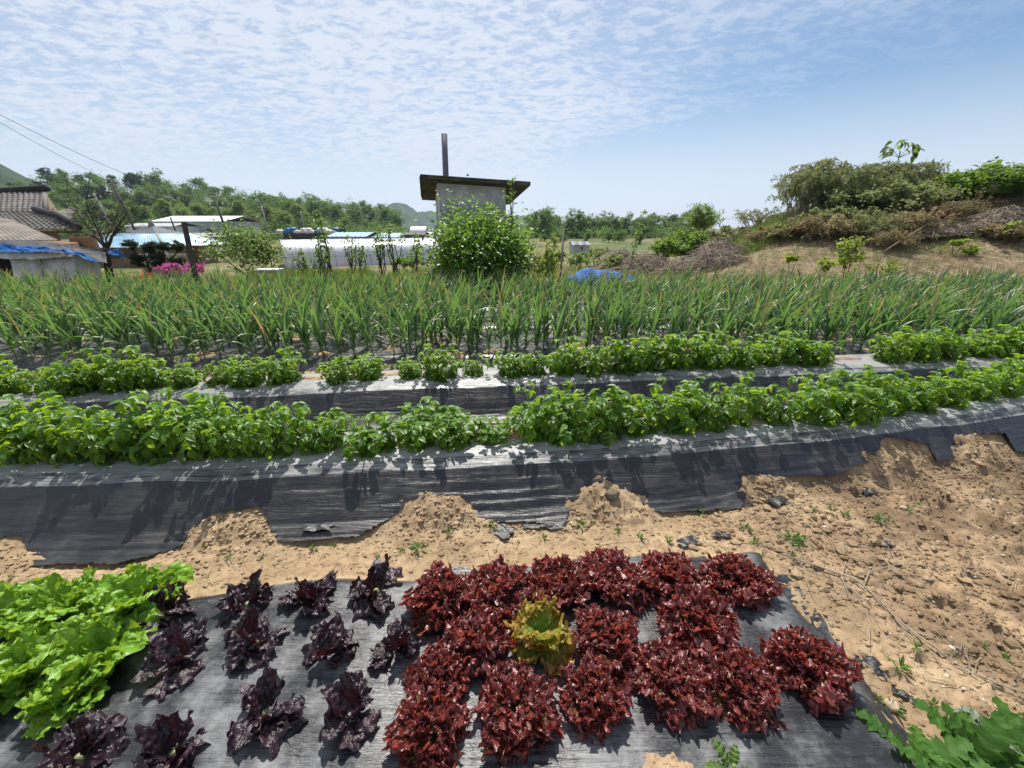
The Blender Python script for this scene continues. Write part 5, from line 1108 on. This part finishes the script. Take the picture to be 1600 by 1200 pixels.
# ================================================================== small things on the bare soil
M_CLOD = M_SOIL
def blobs(name, n, sampler, smin, smax, mat, label, seed, pw=3.0):
    rs = np.random.RandomState(seed); x, y = sampler(rs, n); z = ground_z(x[None], y[None])[0]; mb = MB()
    ico = [(0, 0, 1), (.89, 0, .45), (.28, .85, .45), (-.72, .53, .45), (-.72, -.53, .45), (.28, -.85, .45), (.72, .53, -.45), (-.28, .85, -.45), (-.89, 0, -.45), (-.28, -.85, -.45), (.72, -.53, -.45), (0, 0, -1)]
    F = [(0, 1, 2), (0, 2, 3), (0, 3, 4), (0, 4, 5), (0, 5, 1), (1, 6, 2), (2, 7, 3), (3, 8, 4), (4, 9, 5), (5, 10, 1), (6, 7, 2), (7, 8, 3), (8, 9, 4), (9, 10, 5), (10, 6, 1), (11, 7, 6), (11, 8, 7), (11, 9, 8), (11, 10, 9), (11, 6, 10)]
    V = np.array(ico); V = V[None]*(1+rs.uniform(-.3, .35, (n, 12, 1)))*np.stack([rs.uniform(.8, 1.4, n), rs.uniform(.7, 1.2, n), rs.uniform(.45, .8, n)], 1)[:, None]
    S = smin+(smax-smin)*rs.rand(n)**pw; V = V*S[:, None, None]+np.stack([x, y, z+S*.15], 1)[:, None]
    F4 = np.array([(a, b, c, c) for a, b, c in F]); 
    v = V.reshape(-1, 3); f = np.array(F)[None]+np.arange(n)[:, None, None]*12; me = bpy.data.meshes.new(name); me.from_pydata(v.tolist(), [], f.reshape(-1, 3).tolist()); me.materials.append(mat)
    return tag(link_mesh(name, me), label, kind='stuff')
def smp_soil(rs, n):
    N = n*8; x = rs.uniform(-2.9, 4.6, N); y = rs.uniform(.3, 3.0, N)
    ok = (y < film_edge(x)+.0) & ~((x < LX1+.1) & (y < lbed_top(x)+.08)) & (x < y*1.5+.6)
    ok &= rs.rand(N) < .35+.65*sst(.3, 2.4, x)+.5*np.exp(-((y-film_edge(x))/.14)**2)
    return x[ok][:n], y[ok][:n]
rs_ = np.random.RandomState(1); xm, ym = smp_soil(rs_, 9000); n_ = len(xm)
blobs('soil_clods', n_, lambda r, n: (xm, ym), .0016, .012, M_SOIL, 'crumbs and clods of sandy soil on the bare strip', 95, 4.0)
def smp_right(rs, n):
    x, y = smp_soil(rs, n*3); k = (x > 1.3+.5*fbm(x, y, 6, 2)) & (fbm(x*1.4, y*1.4, 12, 3) > -.05); return x[k][:n], y[k][:n]
rs_ = np.random.RandomState(2); xr, yr_ = smp_right(rs_, 1500)
blobs('large_clods', len(xr), lambda r, n: (xr, yr_), .004, .026, M_SOIL, 'larger rough clods of soil toward the damp side of the plot', 98, 3.5)
def smp_mound(rs, n):
    i = rs.randint(0, len(MOUNDS), n); M_ = np.array(MOUNDS)[i]; return M_[:, 0]+rs.normal(0, .6, n)*M_[:, 2], M_[:, 1]+rs.normal(0, .6, n)*M_[:, 3]
blobs('mound_clods', 2600, smp_mound, .002, .013, M_SOIL, 'clods of soil weighing down the foot of the film', 96, 3.0)
blobs('pebbles', 420, lambda r, n: tuple(np.array(smp_soil(r, n))), .003, .009, plain('pebble', (.55, .48, .38), .8, .3, 20), 'small pale pebbles scattered on the sandy soil', 97) if True else None
# straw bits
rs = np.random.RandomState(31); x, y = smp_soil(rs, 1300); z = ground_z(x[None], y[None])[0]; mb = MB(); n = len(x)
T = (np.array([(-.03, 0, 0), (.03, 0, 0), (.03, 1, .03), (-.03, 1, .03)]), np.array([(0, 1, 2, 3)])); a = rs.uniform(0, 6.28, n)
mb.leaves(*T, np.stack([x, y, z+.006], 1), np.stack([np.cos(a), np.sin(a), rs.normal(0, .12, n)], 1), np.tile([0, 0, 1.], (n, 1)), rs.uniform(.012, .06, n), a=rs.rand(n)); tag(mb.obj('straw_bits', M_STRAW), 'bits of straw and dry stalk lying on the soil', kind='stuff')
# weeds
M_WEED = leafmat('weed_leaf', (.06, .13, .02), (.15, .28, .05), (.36, .55, .08), .35, .5, .4)
def weed(seed, n=16, H=.05):
    rs = np.random.RandomState(seed); mb = MB(); a = rs.uniform(0, 6.28, n); e = rs.uniform(.2, 1.3, n); D = np.stack([np.cos(a)*np.cos(e), np.sin(a)*np.cos(e), np.sin(e)], 1)
    mb.leaves(*T_LONG, D*rs.uniform(0, .02, (n, 1)), D, unit(rs.normal(0, .3, (n, 3))+np.array([0, 0, 1.])), H*rs.uniform(.5, 1.2, n), a=rs.rand(n)); return mb.mesh('weed', M_WEED)
def weed2(seed, n=70, R_=.05):
    rs = np.random.RandomState(seed); mb = MB(); C = rs.normal(0, R_*.5, (n, 3))*np.array([1, 1, .3]); C[:, 2] = np.abs(C[:, 2])+.01; mb.leaves(*T_OV, C, unit(rs.normal(size=(n, 3))+np.array([0, 0, .6])), unit(rs.normal(0, .5, (n, 3))+np.array([0, 0, 1.])), .022, a=rs.rand(n)); return mb.mesh('weed', M_WEED)
WV = [weed(s) for s in range(4)]; WB = [weed2(s) for s in range(5, 8)]
WS = [(490, 856, .8), (520, 850, .5), (655, 858, 1.1), (628, 862, .5), (700, 838, .7), (768, 826, .9), (800, 834, .5), (850, 838, .6), (908, 820, .9), (925, 818, .5), (965, 828, .6), (1000, 838, .7), (1045, 842, .9), (1095, 800, 1.0), (1180, 850, .8), (1165, 828, 1.0), (1190, 872, .4), (1265, 800, .8), (1300, 795, .7), (1320, 806, .8), (1375, 815, 1.0), (1390, 812, .7), (1420, 800, .5), (1355, 838, .4), (1435, 790, .5), (1405, 1045, 1.0), (1428, 1018, .7), (1395, 1105, .9), (1372, 1090, .5), (1555, 745, .6), (1090, 905, .35), (590, 870, .5), (410, 868, .4), (360, 872, .5), (20, 905, .4), (1535, 1005, .6), (1575, 1025, .6), (1460, 1100, .5), (1240, 900, .35)]
rs = np.random.RandomState(14)
for px, py, s in WS:
    x, y = at(px, py, .01); o = link_mesh('weed', WV[rs.randint(4)]); o.location = (x, y, G(x, y)); o.rotation_euler = (0, 0, rs.uniform(0, 6.28)); o.scale = (s*.8,)*3; tag(o, 'tiny green weed sprouting from the sandy soil', 'weed', 'tiny weeds on the sandy soil')
for px, py, s, lab in [(1242, 842, 1.0, 'ferny green weed, the largest on the sandy strip'), (1222, 838, .4, 'small leafy weed touching the ferny one'), (1240, 862, .35, 'bright leafy weed just below the ferny one')]:
    x, y = at(px, py, .02); o = link_mesh('leafy_weed', WB[rs.randint(3)]); o.location = (x, y, G(x, y)); o.scale = (s, s, s); tag(o, lab, 'weed')
# dry vines across the soil
def vine(pts, r, label, name='dry_vine', lift=.012, br=3):
    rs = np.random.RandomState(len(label)); W_ = []
    for px, py in pts: x, y = at(px, py, .02); W_.append((x, y))
    W_ = np.array(W_); s = np.linspace(0, len(W_)-1, 14*len(W_)); i = np.arange(len(W_)); X = np.interp(s, i, W_[:, 0]); Y = np.interp(s, i, W_[:, 1])
    k = np.ones(9)/9; X = np.convolve(np.pad(X, 4, 'edge'), k, 'valid'); Y = np.convolve(np.pad(Y, 4, 'edge'), k, 'valid')
    X += .012*fbm(s*.9, s*0, 3, 2); Z = ground_z(X[None], Y[None])[0]; Z = np.convolve(np.pad(Z, 8, 'edge'), np.ones(17)/17, 'valid')+lift+.012*np.abs(fbm(s*.7, s*0, 5, 2)); mb = MB(); mb.tube(np.stack([X, Y, Z], 1), np.linspace(r, r*.5, len(X)), 5)
    for _ in range(br):
        j = rs.randint(5, len(X)-5); a = rs.uniform(0, 6.28); L = rs.uniform(.08, .3); t_ = np.linspace(0, 1, 7); xx = X[j]+np.cos(a+t_)*L*t_; yy = Y[j]+np.sin(a+t_*.7)*L*t_; zz = ground_z(xx[None], yy[None])[0]+lift*.8
        zz[0] = Z[j]; mb.tube(np.stack([xx, yy, zz], 1), np.linspace(r*.6, r*.25, 7), 4)
    return tag(mb.obj(name, M_TWIG), label, 'vine', 'dry vines on the sandy soil')
vine([(1215, 865), (1290, 888), (1345, 905), (1400, 960), (1440, 1000), (1500, 1040), (1560, 1072), (1630, 1092)], .0045, 'thickest dry vine crossing the sand toward the frame corner')
vine([(1350, 908), (1362, 890), (1410, 880), (1480, 886), (1540, 893)], .0032, 'dry vine curving away from the thick vine like a hook')
vine([(1322, 872), (1316, 900), (1325, 930), (1338, 940)], .0022, 'short upright dry twig near the vine knot', br=1)
vine([(1400, 880), (1395, 865), (1388, 850)], .002, 'dry twig branching up from the hooked vine', br=1)
vine([(1260, 892), (1300, 905), (1350, 930), (1362, 1000), (1358, 1010)], .0018, 'thin dark stalk running down beside the thick vine')
vine([(1255, 885), (1262, 912), (1280, 945), (1320, 930)], .0016, 'thin dry stalk forming an angle above the edge lettuce')
vine([(1330, 930), (1390, 945), (1420, 990), (1470, 1030)], .0022, 'dry stalk running just above the thick vine')
vine([(1490, 1045), (1540, 1060), (1590, 1082)], .003, 'pale split stalk beside the thick vine near the frame edge')
vine([(1340, 855), (1400, 861), (1440, 860)], .0028, 'straight pale stalk on the sand beyond the hooked vine', br=0)
vine([(1450, 750), (1500, 744), (1535, 742)], .003, 'dark straight stick in front of the soil mound', br=0)
vine([(1180, 840), (1215, 858), (1250, 870), (1262, 885)], .0018, 'thin stalk beside the ferny weed')
vine([(1530, 772), (1580, 768), (1630, 775)], .002, 'thin stalk near the frame edge below the mounds', br=0)
vine([(920, 850), (960, 842), (1005, 838), (1020, 846)], .002, 'short curved dry stalk behind the red lettuces', br=0)
# scraps of film
def scrap(px, py, w, h, label, rz=0.0, mat=None, z=.012):
    x, y = at(px, py, .01); t = depth(x, y, 0); u, v = np.meshgrid(np.linspace(-1, 1, 16), np.linspace(-1, 1, 10)); sd = int(px)
    X = u*w*t/1200*(1+.35*fbm(v*2, u*1.3, sd)); Y = v*h*t/1000*(1+.5*fbm(u*2.2, v, sd+1)); Z = .007*fbm(u*2, v*2, sd+2, 3)+.004*np.abs(np.sin(u*3+sd))
    q = MB(); q.grid(np.stack([X, Y, Z], -1)); o = q.obj('film_scrap', mat or M_FILM); o.location = (x, y, G(x, y)+z); o.rotation_euler = (0, 0, rz); return tag(o, label, 'film scrap', 'scraps of black film on the soil')
scrap(1075, 846, 32, 14, 'crumpled grey film scrap behind the red lettuces', .3)
scrap(1128, 836, 28, 8, 'narrow black film scrap near the row of weeds', -.2)
scrap(1358, 1036, 36, 26, 'grey film flap sticking out of the sand by the edge lettuce', -.7)
scrap(1412, 1085, 26, 8, 'small dark film strip in the sand below the thick vine', -.7)
scrap(1388, 852, 14, 8, 'tiny grey film scrap by the pale straight stalk')
scrap(1208, 782, 30, 30, 'thin film patch showing through the soil by the mound', .2)
scrap(1358, 770, 24, 10, 'black film scrap half buried below the soil mound', .1)
scrap(786, 832, 26, 24, 'grey folded film scrap at the foot of the ridge', .9)
scrap(500, 834, 40, 12, 'crumpled black strip on the film foot', .05, M_FILM, .03)
scrap(850, 824, 60, 7, 'curled film edge lifted off the sand', .0, M_FILM)
# stones
for px, py, s, lab in [(1411, 793, .016, 'pale cube shaped stone on the sand below the mounds'), (1395, 1098, .02, 'round tan stone near the film corner'), (955, 792, .035, 'grey slab of hard soil on top of a mound at the film foot')]:
    x, y = at(px, py, .02); rs = np.random.RandomState(px); u, v = np.meshgrid(np.linspace(0, 2*math.pi, 17)[:-1], np.linspace(-1.55, 1.55, 10)); r = 1+.25*fbm(np.cos(u)*1.5+3, np.sin(u)*1.5+v*1.5, px, 3)
    q = MB(); q.grid(np.stack([np.cos(u)*np.cos(v)**.6*r*s*1.2, np.sin(u)*np.cos(v)**.6*r*s, np.sin(v)*s*.7*r], -1), wrap=True); o = q.obj('stone', plain('pale_stone_small', (.50, .40, .27), .9, .25, 20, .2, .4) if s < .03 else plain('hard_clod', (.22, .18, .13), .95, .4, 14, .1, .8)); o.location = (x, y, G(x, y)+s*.3); tag(o, lab, 'stone')
# leafy greens at the frame corner
M_CHRY = leafmat('crown_daisy_leaf', (.035, .11, .015), (.09, .21, .03), (.26, .48, .05), .3, .62, .25)
M_GREYL = leafmat('grey_green_leaf', (.16, .21, .14), (.24, .30, .20), (.3, .4, .2), .25, .5, .4)
def lobed(mb, rs, base, az, L, e0, e1, va):
    n = 64; s = np.linspace(0, 1, n); wid = L*.25*np.sin(s**.8*math.pi)**.6*(.34+.66*np.abs(np.sin(s*15+1)))*(.86+.14*np.sin(s*70+va*9))+.004; e = e0+(e1-e0)*s; hx = np.cumsum(np.cos(e))*L/n; hz = np.cumsum(np.sin(e))*L/n
    o_ = np.array([math.cos(az), math.sin(az), 0]); sd = np.array([-math.sin(az), math.cos(az), 0]); cen = np.array(base)+o_*hx[:, None]+np.array([0, 0, 1.])*hz[:, None]; off = np.linspace(-1, 1, 7)
    P = cen[:, None]+sd*(off[None, :, None]*wid[:, None, None])+np.array([0, 0, 1.])*((np.abs(off)[None]*.25*wid[:, None]+.004*np.sin(s*26)[:, None]*np.abs(off)[None])[..., None]+.0035*fbm(off[None]*3+s[:, None]*0, s[:, None]*22+va*9, 7, 3)[..., None]) + o_*(np.abs(off)[None, :, None]*.3*wid[:, None, None]); mb.grid(P, va, np.repeat(s[:, None], 7, 1))
for k, (px, py, n, mt_, lab, L) in enumerate([(1440, 1195, 10, M_CHRY, 'green lobed-leaf plant at the bottom corner of the sand', .15), (1530, 1190, 12, M_CHRY, 'larger lobed-leaf green plant next to the corner one', .17), (1625, 1200, 10, M_CHRY, 'lobed-leaf green plant cut by the corner of the frame', .16), (1575, 1150, 7, M_GREYL, 'grey green lobed-leaf plant behind the corner greens', .12), (1700, 1120, 6, M_CHRY, 'green leaf tips entering from the frame side', .15), (1140, 1215, 5, M_LIGHT, 'small light green leaves beside the soil hole in the film', .07), (1500, 1260, 12, M_CHRY, 'front lobed-leaf plant mostly below the frame', .17)]):
    rs = np.random.RandomState(60+k); x, y = at(px, py, .06); mb = MB(); st = MB(); zb = G(x, y)
    for i in range(n):
        az = i*2.4+rs.uniform(-.4, .4); e0 = rs.uniform(.35, 1.3); lobed(mb, rs, (.01*math.cos(az), .01*math.sin(az), .03), az, L*rs.uniform(.7, 1.1), e0, e0-rs.uniform(.5, 1.3), rs.rand())
    st.tube([(0, 0, -.02), (0, 0, .06)], [.008, .006], 6); o = empty('leafy_green', (x, y, zb)); mb.obj('leaves', mt_, o); st.obj('stem', M_PSTEM, o); tag(o, lab, 'leafy green')
# ================================================================== air
hzb = MB(); hzb.box((-100, 1150, 70), (2600, 2700, 160)); m = MT('haze_air'); m.t.nodes.remove(m.p); v = m.n('ShaderNodeVolumePrincipled'); v.inputs['Color'].default_value = (.62, .78, 1.0, 1); v.inputs['Density'].default_value = .0002; v.inputs['Anisotropy'].default_value = .3; m.L(v.outputs[0], m.out.inputs['Volume'])
HAZE = True
if HAZE: tag(hzb.obj('haze', m.m, None, False), 'thin pale haze in the air over the valley', kind='stuff')
